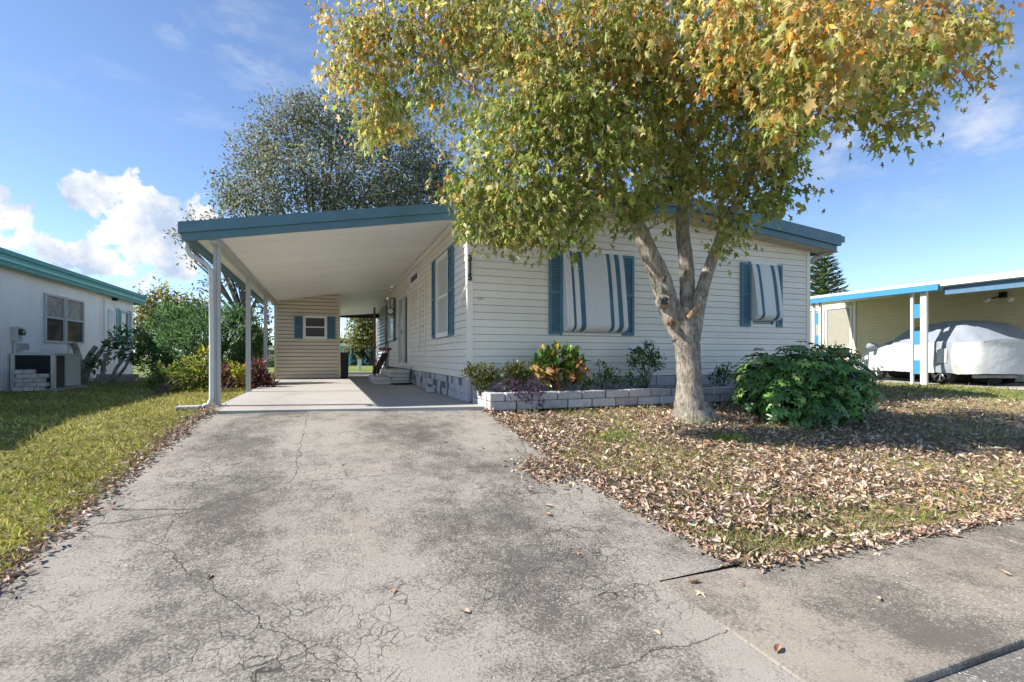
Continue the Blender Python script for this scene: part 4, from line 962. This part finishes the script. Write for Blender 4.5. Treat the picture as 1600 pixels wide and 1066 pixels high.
plant('clipped_yellow_bush', 'rounded yellow green bush peeking over the schefflera', 'bush', (10.6, 8.2, 0), [(1285, 560, 24, 11.2), (1310, 562, 22, 11.2), (1330, 568, 16, 11.2), (1265, 568, 18, 11.2)], 420, 7, .04, .06, [(.32, .30, .04), (.22, .25, .04), (.40, .36, .08)], [3, 2, 2], RHOMB, M_leaf, 0, 8)
# planter plants
def pp(px, py, Y):
    u = (px - 800) / FPX; Z = Y / (CA - SA * u); return at(px, py, Z), Z
def pz(px, Y): return Y / (CA - SA * (px - 800) / FPX)
OL = [(.10, .13, .03), (.16, .17, .035), (.07, .09, .025), (.20, .15, .05)]
for i, (a, lab) in enumerate(((([(742, 586, 15), (760, 583, 15), (752, 597, 14), (772, 592, 12)]), 'olive leaved low shrub at the left corner of the planter'), (([(795, 583, 14), (812, 580, 14), (803, 595, 14), (820, 592, 11)]), 'olive leaved low shrub next to the croton in the planter'))):
    Yp = 6.95; plant('low_shrub', lab, 'shrub', (pp(a[0][0] + 8, 600, Yp)[0].x, Yp, .17), [(x, y, r, pz(x, Yp)) for x, y, r in a], 130, 7, .03, .055, OL, [3, 3, 2, 1], RHOMB, M_waxy, 0, 14, .007, .45)
Yp = 6.92
croton = plant('croton', 'tall croton with green, yellow and orange leaves in the planter', 'shrub', (pp(870, 600, Yp)[0].x, Yp, .17), [(850, 568, 18, pz(850, Yp)), (870, 560, 20, pz(870, Yp)), (892, 566, 18, pz(890, Yp)), (842, 585, 16, pz(842, Yp)), (870, 582, 22, pz(870, Yp)), (898, 584, 15, pz(898, Yp))], 85, 7, .035, .13, [(.06, .13, .02), (.14, .24, .03), (.34, .26, .04), (.09, .08, .05)], [5, 3, 1.5, 1], OVAL, M_waxy, 0, 16, .008, .5, upb=.7)
P, D, K, CL = clustered([(tuple(at(x, y, pz(x, Yp) - .12)), .10) for x, y in ((850, 590), (868, 596), (885, 592), (900, 580), (905, 572), (838, 575), (860, 585))], 16, 5, .04)
leaves('old_leaves', P, D * .6 + np.array([0, -.5, -.4]), RNG.uniform(.12, .19, len(P)), palette(len(P), [(.36, .17, .05), (.33, .22, .08), (.24, .10, .04)], [4, 3, 2]), OVAL, M_waxy, croton, np.array([0, -1.5, .8]))
plant('purple_trailer', 'purple trailing plant spilling over the planter blocks', 'plant', (pp(815, 602, 6.75)[0].x, 6.75, .17), [(x, y, r, pz(x, 6.6) - .1) for x, y, r in ((790, 600, 10), (812, 604, 11), (835, 603, 12), (822, 616, 9), (838, 620, 9), (806, 618, 6), (846, 611, 7))], 90, 5, .03, .07, [(.10, .04, .12), (.15, .07, .17), (.06, .03, .07), (.16, .12, .16)], [3, 2, 2, 1], LANCE, M_leaf, .3, 14, .005)
plant('glossy_sapling', 'small round glossy green shrub left of the maple trunk in the planter', 'shrub', (pp(1010, 600, 7.0)[0].x, 7.0, .17), [(x, y, r, pz(x, 7.0)) for x, y, r in ((995, 556, 12), (1010, 548, 12), (1022, 560, 12), (1008, 568, 14), (1026, 572, 9), (990, 565, 8))], 120, 6, .03, .06, GREEN, [3, 3, 2, 1], OVAL, M_waxy, 0, 14, .007)
plant('bare_seedling', 'thin pale seedling with a small leaf tuft in the planter', 'plant', (pp(940, 600, 7.0)[0].x, 7.0, .17), [(x, y, r, pz(x, 7.0)) for x, y, r in ((936, 570, 4), (944, 572, 4))], 10, 5, .02, .045, OL, [1, 3, 1, 0], OVAL, M_waxy, 0, 4, .007)
plant('leafy_ground_plant', 'low leafy green plants in the planter between croton and sapling', 'plant', (pp(965, 600, 6.9)[0].x, 6.9, .17), [(x, y, r, pz(x, 6.9)) for x, y, r in ((950, 590, 9), (968, 594, 10), (985, 595, 9), (930, 597, 8), (915, 600, 7), (1000, 597, 8), (952, 580, 5))], 90, 6, .03, .06, GREEN, [3, 3, 2, 1], OVAL, M_waxy, 0, 12, .005)
plant('slender_sapling', 'small sparse green shrub right of the maple trunk in the planter', 'shrub', (pp(1130, 600, 7.0)[0].x, 7.0, .17), [(x, y, r, pz(x, 7.0)) for x, y, r in ((1130, 578, 9), (1122, 588, 9), (1140, 588, 9), (1112, 592, 5))], 60, 6, .03, .06, GREEN, [3, 3, 2, 1], OVAL, M_waxy, 0, 10, .006)
# left side of the carport
JB = [(x + random.uniform(-4, 4), y, r, 13 + dz) for x, y, r, dz in [(240, 560, 26, 0), (235, 525, 22, 0), (255, 500, 22, .2), (280, 535, 30, -.5), (275, 500, 24, 0), (305, 495, 24, 0), (320, 525, 32, -.6), (310, 560, 32, -.7), (345, 500, 24, 0), (360, 530, 30, -.3), (350, 565, 30, -.3), (385, 505, 18, .2), (395, 530, 20, .3), (390, 560, 22, 0), (370, 488, 14, 0), (262, 575, 24, -.3), (300, 580, 26, -.5), (225, 545, 16, .2), (372, 578, 20, -.2), (405, 545, 12, .3)]]
jt = plant('juniper', 'broad rounded blue green juniper beyond the carport posts', 'bush', (-3.0, 15, 0), JB, 2400, 8, .05, .12, [(.13, .25, .09), (.08, .17, .07), (.20, .33, .12), (.04, .09, .04)], [4, 3, 3, 1.5], LANCE, M_leaf, 0, 10, .05, .28, upb=.5)
plant('flowering_shrub', 'sprawling green and yellow shrub with pink flowers by the first post', 'shrub', (-3.1, 11.4, 0), [(x, y, r, 10.6) for x, y, r in ((255, 592, 20), (285, 588, 22), (312, 585, 22), (270, 604, 16), (300, 604, 18), (325, 600, 16), (240, 602, 12))], 420, 6, .05, .075, [(.10, .18, .03), (.22, .28, .04), (.32, .30, .06), (.40, .16, .22)], [4, 3, 2, .5], OVAL, M_leaf, 0, 16, .008)
plant('yellow_shrub', 'bright yellow leaved shrub between the first two carport posts', 'shrub', (-2.0, 11.6, 0), [(x, y, r, 11) for x, y, r in ((370, 578, 9), (372, 590, 9), (322, 553, 8), (300, 565, 8))], 60, 6, .04, .09, [(.42, .40, .05), (.28, .30, .04)], [2, 1], OVAL, M_leaf, 0, 8, .008)
RED = [(.20, .05, .06), (.26, .10, .09), (.10, .03, .05), (.30, .18, .12), (.12, .14, .04)]
for i, (bx, lab) in enumerate((([(345, 585, 12), (358, 592, 13), (372, 596, 11), (350, 600, 10)], 'reddish cordyline behind the first carport post'), ([(398, 580, 11), (405, 592, 11), (415, 596, 9), (425, 598, 7), (395, 598, 9)], 'dark red cordyline between the second and third carport posts'))):
    plant('cordyline', lab, 'plant', tuple(Vector((at(bx[1][0], 600, 11.6).x, at(bx[1][0], 600, 11.6).y, 0))), [(x, y, r, 11.6) for x, y, r in bx], 110, 6, .05, .16, RED, [3, 3, 2, 2, 1], LANCE, M_leaf, 0, 12, .01, upb=.5)
ps = thing('pruned_shrub', 'hard pruned shrub with bare stubby limbs by the white home', 'shrub', tuple(Vector((at(140, 600, 13).x, at(140, 600, 13).y, 0))))
def stem(spec, Z): P = smooth_path([at(x, y, Z) for x, y, w in spec], 4); MB().tube(P, list(np.interp(np.linspace(0, len(spec) - 1, len(P)), range(len(spec)), [w / 2 * Z / FPX for x, y, w in spec])), 9, True, .08).build('limb', M_bark, ps, True)
stem([(130, 604, 12), (127, 575, 10), (120, 550, 9), (115, 536, 8)], 13); stem([(130, 600, 10), (135, 565, 8), (150, 542, 7)], 13); stem([(134, 600, 8), (140, 575, 7), (160, 545, 6), (168, 532, 4)], 13); stem([(160, 604, 7), (162, 570, 6), (170, 550, 4)], 13)
stem([(172, 600, 7), (182, 575, 5), (192, 560, 4), (190, 530, 3)], 13); stem([(176, 596, 6), (195, 575, 4), (204, 555, 3)], 13); stem([(165, 580, 4), (150, 560, 4), (143, 570, 3)], 13)
P, D, K, CL = clustered([(tuple(at(x, y, 13)), r * 13 / FPX) for x, y, r in ((190, 525, 12), (198, 540, 9), (168, 545, 8), (160, 560, 8), (186, 548, 9), (140, 575, 6), (152, 568, 6), (203, 560, 7))], 90, 6, .05)
leaves('crown', P, D + RNG.normal(0, .4, P.shape), RNG.uniform(.08, .14, len(P)), palette(len(P), GREEN, [3, 2, 3, 1]), OVAL, M_waxy, ps)

# ------------------------------------------------------------------ background trees
def bg_tree(name, label, px, pbase, Z, bl, n, per, sig, size, pal, w, template=RHOMB, droop=.2, trunk_w=.5, group=None, limbs=14, shell=.45):
    b = at(px, pbase, Z); b.z = 0
    t = thing(name, label, 'tree', tuple(b), group)
    bb = [(tuple(at(x, y, Z + dz)), r * (Z + dz) / FPX) for x, y, r, dz in bl]
    P, D, K, CL = clustered(bb, n, per, sig, shell)
    dirs = D * .5 + RNG.normal(0, .6, P.shape); dirs[:, 2] -= droop
    c = palette(len(P), pal, w) * (1 + RNG.normal(0, .2, CL.max() + 1)[CL])[:, None].clip(.5, 1.5)
    leaves('crown', P, dirs, RNG.uniform(size * .7, size * 1.3, len(P)), c.clip(.003, .9), template, M_leaf, t)
    top = sum((Vector(c) for c, r in bb), Vector()) / len(bb); m = MB(); fork = b.lerp(top, .45); fork.x = b.x * .6 + top.x * .4; fork.y = b.y * .6 + top.y * .4
    p = smooth_path([b - Vector((0, 0, .1)), b.lerp(fork, .5) + Vector((.1, 0, 0)), fork], 4); m.tube(p, list(np.linspace(trunk_w / 2, trunk_w * .36, len(p))), 10, True, .08); m.build('trunk', M_bark2, t, True)
    m = MB()
    for i in range(limbs):
        c, r = bb[i % len(bb)]; e = Vector(c) + Vector((random.uniform(-.5, .5), random.uniform(-.5, .5), random.uniform(-.4, .4))) * r
        p = smooth_path([fork - Vector((0, 0, .2)), (fork + e) / 2 + Vector((0, 0, .08 * (e - fork).length)), e], 4); m.tube(p, list(np.linspace(trunk_w * .2, .02, len(p))), 6, False)
    m.build('limbs', M_bark2, t, True)
    return t
OAK = [(.16, .18, .11), (.115, .135, .085), (.24, .25, .17), (.31, .31, .23)]
bg_tree('live_oak', 'large grey green oak rising behind the carport roof', 470, 575, 27,
        [(440, 200, 50, 0), (400, 240, 40, 0), (500, 200, 55, 0), (560, 215, 55, 0), (620, 225, 55, 0), (670, 250, 50, 0), (380, 290, 45, -1), (440, 275, 55, -1), (510, 280, 60, -1), (580, 290, 60, -1), (650, 300, 55, 0), (470, 175, 25, 0), (540, 180, 25, 0), (370, 320, 30, -2), (420, 320, 40, -2), (620, 330, 60, 0), (690, 290, 40, 1), (720, 330, 50, 2), (520, 340, 60, 0)],
        5200, 9, .24, .17, OAK, [4, 3, 3, 2], trunk_w=.6, limbs=16)
bg_tree('hanging_oak', 'oak with drooping sprays of small leaves behind the carport gutter', 405, 580, 21,
        [(300, 345, 16, 0), (275, 370, 10, 0), (325, 375, 20, 0), (300, 405, 10, 0), (345, 410, 22, 0), (330, 440, 12, 0), (375, 440, 20, 0), (400, 465, 20, 0), (370, 400, 22, 0), (345, 350, 22, 0), (390, 360, 26, 0), (412, 490, 16, 0), (420, 520, 12, 0), (430, 400, 30, 0), (315, 450, 8, 0)],
        330, 7, .16, .17, OAK, [4, 3, 3, 2], trunk_w=.4, limbs=24)
YG = [(.30, .27, .08), (.21, .22, .065), (.38, .34, .13), (.15, .18, .06)]
bg_tree('olive_tree', 'rounded yellow green tree beyond the white neighbour home', 255, 580, 34, [(235, 478, 20, 0), (255, 468, 18, 0), (280, 478, 20, 0), (305, 482, 20, 0), (325, 492, 18, 0), (225, 500, 20, 0), (260, 505, 26, 0), (300, 510, 26, 0), (220, 530, 20, 0), (250, 540, 20, 0), (340, 510, 16, 0)], 900, 7, .3, .26, YG, [4, 3, 2, 2], trunk_w=.5)
bg_tree('backyard_tree', 'leafy olive tree seen through the gap beside the shed', 592, 575, 38, [(565, 505, 18, 0), (585, 500, 20, 0), (575, 520, 18, 0), (560, 530, 16, 0), (595, 520, 16, 0), (548, 530, 8, 0), (600, 540, 14, 0), (605, 505, 20, 0), (570, 490, 16, 0)], 700, 7, .3, .26, YG, [4, 3, 2, 3], trunk_w=.5)
bg_tree('back_shrub_tree', 'small yellowish tree beside the palm behind the lane', 573, 572, 46, [(573, 552, 8, 0), (568, 558, 7, 0), (579, 557, 7, 0)], 200, 6, .25, .3, YG, [4, 3, 3, 1], trunk_w=.3, limbs=5)
for i, (x, Z, h, lab) in enumerate(((-60, 45, 70, 'tall green tree far beyond the white home'), (395, 60, 40, 'far green tree behind the pink house'), (470, 62, 38, 'far tree hidden behind the storage shed'), (1420, 60, 34, 'far tree behind the tan neighbour home'), (760, 60, 45, 'far tree behind the cream home roof'), (1750, 45, 60, 'tall tree far to the right'))):
    y = 557 - h; bg_tree('far_tree', lab, x, 570, Z, [(x, y + 10, h * .5, 0), (x - h * .4, y + 25, h * .4, 0), (x + h * .4, y + 22, h * .42, 0), (x, y + 35, h * .45, 0)], 260, 7, .5, .5, GREEN + YG[:2], [3, 3, 2, 1, 2, 2], group='far trees on the horizon', limbs=6)
# Norfolk pines
def norfolk(label, px, ytop, ybot, Z, halfw, grp):
    top = at(px, ytop, Z); b = at(px, 575, Z); b.z = 0; t = thing('norfolk_pine', label, 'tree', tuple(b), grp)
    MB().tube([b, top], [.22, .03], 8).build('trunk', M_bark2, t, True)
    H = top.z; z = H - .15; PP, DD = [], []; m = MB(); hw = halfw * Z / FPX; low = at(px, ybot, Z).z
    while z > max(low - 4, 1.5):
        f = min(1.0, (H - z) / (H - low)); L = .25 + hw * f ** .8
        for k in range(7):
            a = k * 2 * math.pi / 7 + z * 1.7; dv = Vector((math.cos(a), math.sin(a), .28)); s = Vector((b.x, b.y, z)); m.tube([s, s + dv * L], [.03, .008], 4, False)
            for q in np.linspace(.12, 1, max(5, int(L / .09))):
                c = s + dv * L * q; 
                for u_ in (-1, 0, 1): PP.append(c); DD.append((math.cos(a) * .6 - u_ * math.sin(a) * .9, math.sin(a) * .6 + u_ * math.cos(a) * .9, .45))
        z -= .27
    m.build('limbs', M_bark2, t)
    leaves('crown', np.array(PP, float), np.array(DD) + RNG.normal(0, .15, (len(PP), 3)), RNG.uniform(.28, .5, len(PP)), palette(len(PP), [(.12, .19, .06), (.22, .26, .09), (.07, .12, .05)], [3, 2, 2]), LANCE, M_leaf, t)
norfolk('tall symmetrical Norfolk pine right of the cream home', 1284, 398, 480, 32, 30, 'Norfolk pines')
norfolk('Norfolk pine top showing above the cream home roof', 1192, 305, 420, 34, 30, 'Norfolk pines')
# palm
pb = at(557, 571, 42); pb.z = 0; palm = thing('palm_tree', 'shaggy palm standing before the turquoise house', 'tree', tuple(pb)); pt = at(555, 541, 42)
MB().tube([pb, pb.lerp(pt, .5) + Vector((.1, 0, 0)), pt], [.30, .24, .26], 10, True, .08).build('trunk', M_bark, palm, True)
PP, DD = [], []
for k in range(34):
    a = random.uniform(0, 6.28); el = random.uniform(-.7, 1.1); L = random.uniform(1.3, 1.9); fr = []
    for q in np.linspace(0, 1, 9): fr.append(pt + Vector((math.cos(a) * L * q, math.sin(a) * L * q, L * (el * q - .75 * q * q))))
    MB().tube(fr, list(np.linspace(.03, .008, 9)), 4, False).build('frond_stem', mat('frond', (.14, .16, .05), .7), palm)
    for q in range(2, 9):
        for s in (-1, 1):
            for rep in range(2): PP.append(fr[q]); DD.append((-math.sin(a) * s + math.cos(a) * .5, math.cos(a) * s + math.sin(a) * .5, -.6))
leaves('crown', np.array(PP, float), np.array(DD) + RNG.normal(0, .15, (len(PP), 3)), RNG.uniform(.5, .8, len(PP)), palette(len(PP), [(.12, .15, .04), (.20, .20, .06), (.22, .15, .07)], [3, 3, 2]), LANCE, M_leaf, palm)

# ------------------------------------------------------------------ far houses and small things beyond the lane
def far_house(name, label, px0, px1, ytop, Z, col, roofcol, wins, deep=7):
    a = at(px0, 570, Z); b = at(px1, 570, Z); zt = at(px0, ytop, Z).z; r = (b - a); r.z = 0; ln = r.length; r.normalize(); f = Vector((-r.y, r.x, 0)); a.z = 0
    t = thing(name, label, 'house', tuple(a))
    def q(s, d, z): p = a + r * s + f * d; return (p.x, p.y, z)
    def bx(s0, s1, d0, d1, z0, z1): return MB().hexa([q(s0, d0, z0), q(s1, d0, z0), q(s1, d1, z0), q(s0, d1, z0), q(s0, d0, z1), q(s1, d0, z1), q(s1, d1, z1), q(s0, d1, z1)])
    bx(0, ln, 0, deep, 0, zt).build('wall', mat(name + '_wall', col, .6, .05), t)
    bx(-.3, ln + .3, -.35, deep + .3, zt + .002, zt + .22).build('roof', mat(name + '_roof', roofcol, .6, .06), t)
    for s, w, z0, z1 in wins:
        w_ = bx(s, s + w, -.05, -.002, z0, z1).build('window', M_white, t); bx(s + .06, s + w - .06, -.065, -.052, z0 + .06, z1 - .06).build('pane', M_glass, w_)
far_house('turquoise_house', 'pale turquoise house seen through the gap beside the shed', 500, 547, 541, 40, (.25, .52, .58), (.55, .62, .62), [(1.9, .6, .9, 1.45), (.6, .6, .9, 1.45)])
far_house('white_house', 'white house at the far end of the gap under the carport', 580, 640, 541, 48, (.75, .75, .75), (.6, .6, .6), [(.8, .8, 1, 1.7)])
far_house('pink_house', 'pale pink house behind the carport posts', 398, 432, 547, 44, (.55, .36, .38), (.60, .58, .56), [(.5, .5, .8, 1.3), (1.3, .5, .8, 1.3)], 6)
hg = at(405, 572, 36); hg.z = 0; P, D, K, CL = clustered([(tuple(at(x, 570, 36)), (.8, .6, .45)) for x in range(396, 440, 7)], 260, 6, .12)
t = thing('hedge', 'trimmed green hedge before the pink house', 'hedge', tuple(hg)); leaves('crown', P, D + RNG.normal(0, .4, P.shape), RNG.uniform(.12, .2, len(P)), palette(len(P), GREEN, [3, 3, 2, 2]), OVAL, M_leaf, t)
m = MB()
for x in range(396, 440, 7): p = at(x, 570, 36); p.z = 0; m.tube([p, p + Vector((.05, 0, .5))], .03, 5)
m.build('stems', M_bark2, t)
ub = at(562, 577, 27); ub.z = 0; t = thing('utility_pedestal', 'short pale utility pedestal on the grass behind the lane', 'utility box', tuple(ub)); MB().box(ub.x - .09, ub.x + .09, ub.y - .09, ub.y + .09, 0, .55).build('body', M_white, t); MB().box(ub.x - .10, ub.x + .10, ub.y - .10, ub.y + .10, .552, .62).build('cap', M_post, t)

# ------------------------------------------------------------------ grass and fallen leaves
def spread(n, y0, y1, xlo, xhi, p=1.6):
    """points over a yard, denser towards the camera"""
    r0, r1 = 2.2, 26.0; r = r0 * (r1 / r0) ** (RNG.uniform(0, 1, n)); a = RNG.uniform(-.95, 1.35, n)
    x, y = r * np.sin(a), r * np.cos(a); lo = np.interp(y, xlo[0], xlo[1]); hi = np.interp(y, xhi[0], xhi[1])
    k = (y > y0) & (y < y1) & (x > lo) & (x < hi); return x[k], y[k], r[k]
def lumps(x, y, s, ph=0.):
    return (np.sin(x * s + 1.3 * np.sin(y * s * .7 + ph)) + np.sin(y * s * 1.3 + 1.7 * np.sin(x * s * .6 + 2 + ph)) + np.sin((x + y) * s * 2.1 + ph)) / 3
def grass(name, label, x, y, r, h, pal, w, dens=1.0):
    n = len(x); P = np.c_[x, y, gz(y) - .028 + RNG.uniform(-.01, .01, n)]
    D = np.c_[RNG.normal(0, .75, n), RNG.normal(0, .75, n), RNG.uniform(.35, 1.0, n)]
    L = h * RNG.uniform(.6, 1.4, n) * (1 + .03 * r)
    # grass wider with distance so that it still covers
    c = palette(n, pal, w, .25) * (1 + .25 * lumps(x, y, 1.7))[:, None]
    T, F = BLADE; T = T.copy()
    return stuff(tag(leaves(name, P, D, L, c.clip(.004, .9), (T * np.array([1.6, 1, 1]), F), M_grass, None, RNG.normal(size=(n, 3))), label, 'grass'))
GP = [(.32, .33, .06), (.46, .43, .10), (.18, .22, .04), (.56, .48, .20), (.26, .18, .09)]
xs, ys, rs_ = spread(400000, 1.45, 24, ([0, 30], [-60, -60]), ([0, 3.35, 5.83, 7.4, 14, 25], [-1.66, -1.60, -1.51, -1.50, -1.55, -1.55]))
keep = ~((xs < -6.2) & (ys > 6.9)); xs, ys, rs_ = xs[keep], ys[keep], rs_[keep]
grass('lawn_grass', 'yellow green lawn left of the driveway', xs, ys, rs_, .05, GP, [4, 4, 3, 2, 1])
xs, ys, rs_ = spread(260000, 2.39, 20, ([0, 2.38, 2.85, 3.65, 4.7, 30], [2.40, 2.40, 2.34, 2.24, 2.17, 2.17]), ([0, 30], [40, 40]))
in_house = (xs > 2.0) & (xs < 9.3) & (ys > 6.5); drv = (xs > 14.9) & (xs < 17.6) & (ys > 3.2) & (ys < 12.5); edge = (ys < 2.95) | (ys > 6.3) & (xs > 9)
pat = lumps(xs, ys, 2.3, 1.0); far = (xs > 8.8) & (ys > 4.5)
keep = ~in_house & ~drv & (xs < 18) & ((pat > .05) | (RNG.uniform(0, 1, len(xs)) < .38) | (edge & (RNG.uniform(0, 1, len(xs)) < .7)) | far)
grass('yard_grass', 'thin patchy grass under the fallen leaves of the front yard', xs[keep], ys[keep], rs_[keep], .06, [(.16, .22, .04), (.25, .27, .07), (.38, .32, .17), (.27, .21, .12)], [3, 3, 3, 2])
# soil sheets under the two lawns
def yard_sheet(name, x0f, x1, ys_, material, off):
    V = []; 
    for y in ys_: V += [(x0f(y), y, float(gz(y)) + off), (x1, y, float(gz(y)) + off)]
    F = [(2 * i, 2 * i + 1, 2 * i + 3, 2 * i + 2) for i in range(len(ys_) - 1)]; me = bpy.data.meshes.new(name); me.from_pydata(V, [], F); me.update(); return structure(link(name, me, material))
M_yard = mat('litter_soil', (.30, .225, .15), .95, .5, 7, 1.0, 45); M_lawn = mat('lawn_soil', (.20, .19, .06), .95, .5, 6, 1.0, 50)
yard_sheet('yard_soil', lambda y: 2.40 if y < 2.41 else xr_drive(y) + .02 if y < 6.9 else 2.15, 12.5, [2.37, 2.42, 2.85, 2.9, 3.65, 4.7, 6.0, 6.4, 6.5], M_yard, -.022)
m = MB(); yv = [1.30, 2.38, 2.9, 6.4, 7.2, 24]
V = []
for y in yv: V += [(-30, y, float(gz(y)) - .022), (xl_drive(y) - .015 if y < 7.3 else -1.5, y, float(gz(y)) - .022)]
me = bpy.data.meshes.new('lawn_soil'); me.from_pydata(V, [], [(2 * i, 2 * i + 1, 2 * i + 3, 2 * i + 2) for i in range(len(yv) - 1)]); me.update(); structure(link('lawn_soil', me, M_lawn))
DRY = [(.45, .34, .25), (.53, .43, .34), (.34, .24, .175), (.60, .51, .42), (.40, .25, .15), (.24, .17, .125)]
def litter(name, label, x, y, size, lift=.02):
    n = len(x); P = np.c_[x, y, gz(y) + lift * RNG.uniform(-.6, 1.6, n)]; D = np.c_[RNG.normal(size=(n, 2)), RNG.normal(0, .45, n)]
    return stuff(tag(leaves(name, P, D, size * RNG.uniform(.6, 1.4, n), palette(n, DRY, [4, 4, 3, 2, 2, 2], .2), CURL, M_leafd, None, RNG.normal(0, .8, (n, 3)) + np.array([0, 0, 1.0])), label, 'leaves'))
xs, ys, rs_ = spread(270000, 2.38, 8.5, ([0, 2.38, 2.85, 3.65, 4.7, 6.6, 30], [2.36, 2.36, 2.28, 2.18, 2.12, 2.14, 2.3]), ([0, 30], [13, 13]))
k = ~((xs > 2.0) & (xs < 9.3) & (ys > 6.42)); pat = lumps(xs, ys, 2.3, 1.0); dist_tree = np.hypot(xs - 4.8, ys - 5.2)
k &= (RNG.uniform(0, 1, len(xs)) < np.clip(.88 - .55 * (pat > .15) + .3 * lumps(xs, ys, 5.1, 3.) - .12 * np.clip(dist_tree - 3.5, 0, 6) - .35 * (ys < 2.8), .03, 1))
litter('leaf_litter', 'brown fallen maple leaves covering the front yard', xs[k], ys[k], .040 * RNG.uniform(.55, 1.4, k.sum()) * (1 + .03 * rs_[k]))
# drifts along the drive edges and the little heap spilling onto the concrete
n = 2300; y = RNG.uniform(1.6, 8.2, n) ** 1.0; x = np.array([xl_drive(v) for v in y]) + .03 - np.abs(RNG.normal(0, .09, n)) * RNG.choice([1, 1, 1, -.5], n)
n2 = 2000; y2 = RNG.uniform(2.40, 6.7, n2); x2 = np.array([xr_drive(v) for v in y2]) - np.abs(RNG.normal(0, .05, n2)) + .02
n3 = 900; x3 = 1.93 + RNG.normal(0, .13, n3) + .0; y3 = 4.22 + RNG.normal(0, .17, n3); 
n4 = 1500; x4 = 2.4 + RNG.uniform(0, 1, n4) * 3.4; y4 = 2.385 - np.abs(RNG.normal(0, .05, n4))
litter('edge_leaves', 'brown leaf drifts along the edges of the driveway', np.r_[x, x2, x3, x4], np.r_[y, y2, y3, y4], .040, .010)
rl = random.Random(11); MLEAF = None
for i, (px, py) in enumerate(((617, 917), (850, 788), (850, 800), (853, 832), (1212, 1018), (1033, 990), (1375, 862), (1310, 868), (1240, 880), (1445, 838), (1580, 898), (1370, 930), (1160, 910), (600, 735), (330, 895), (190, 880), (755, 700), (700, 690), (520, 625), (560, 628), (470, 650), (900, 860), (735, 955), (1075, 908), (1090, 920))):
    u = (px - 800) / FPX; v = (HORIZON - py) / FPX; Z = .5
    while EYE + v * Z > float(gz((CA - SA * u) * Z)): Z += .005
    p = at(px, py, Z); T, F = CURL if i % 3 else MAPLE; sz = rl.uniform(.045, .075) * (1 + .02 * Z)
    me = bpy.data.meshes.new('fallen_leaf'); me.from_pydata([tuple(sz * q for q in w_) for w_ in T], [], [tuple(f) for f in F]); me.update()
    a = me.color_attributes.new('Col', 'FLOAT_COLOR', 'POINT'); cc = DRY[rl.randrange(len(DRY))]
    for d in a.data: d.color = (*cc, 1)
    o = link('fallen_leaf', me, M_leafd); o.location = (p.x, p.y, p.z - .008 + (.016 if p.y > 6.8 else 0)); o.rotation_euler = (rl.uniform(-.2, .2), rl.uniform(-.2, .2), rl.uniform(0, 6.28))
    tag(o, 'single dry brown leaf lying on the concrete', 'leaf', 'stray leaves on the concrete')
# tuft of fresh grass at the foot of the maple and a few clumps in the litter
for i, (px, py, r, lab) in enumerate(((1088, 660, .11, 'fresh grass tuft at the foot of the maple trunk'), (960, 684, .16, 'bright green weed clump in the leaves left of the maple'), (1137, 689, .13, 'bright green weed clump in the leaves in front of the maple'))):
    u = (px - 800) / FPX; v = (HORIZON - py) / FPX; Z = 1.
    while EYE + v * Z > float(gz((CA - SA * u) * Z)): Z += .005
    p = at(px, py, Z); n = 150; P = np.c_[p.x + RNG.normal(0, r, n), p.y + RNG.normal(0, r, n) * .7, np.full(n, p.z)]; P[:, 2] = gz(P[:, 1])
    stuff(tag(leaves('grass_tuft', P, np.c_[RNG.normal(0, .5, (n, 2)), np.ones(n)], RNG.uniform(.06, .12, n), palette(n, [(.16, .27, .03), (.24, .34, .05)], [1, 1]), BLADE, M_grass), lab, 'grass tuft'))
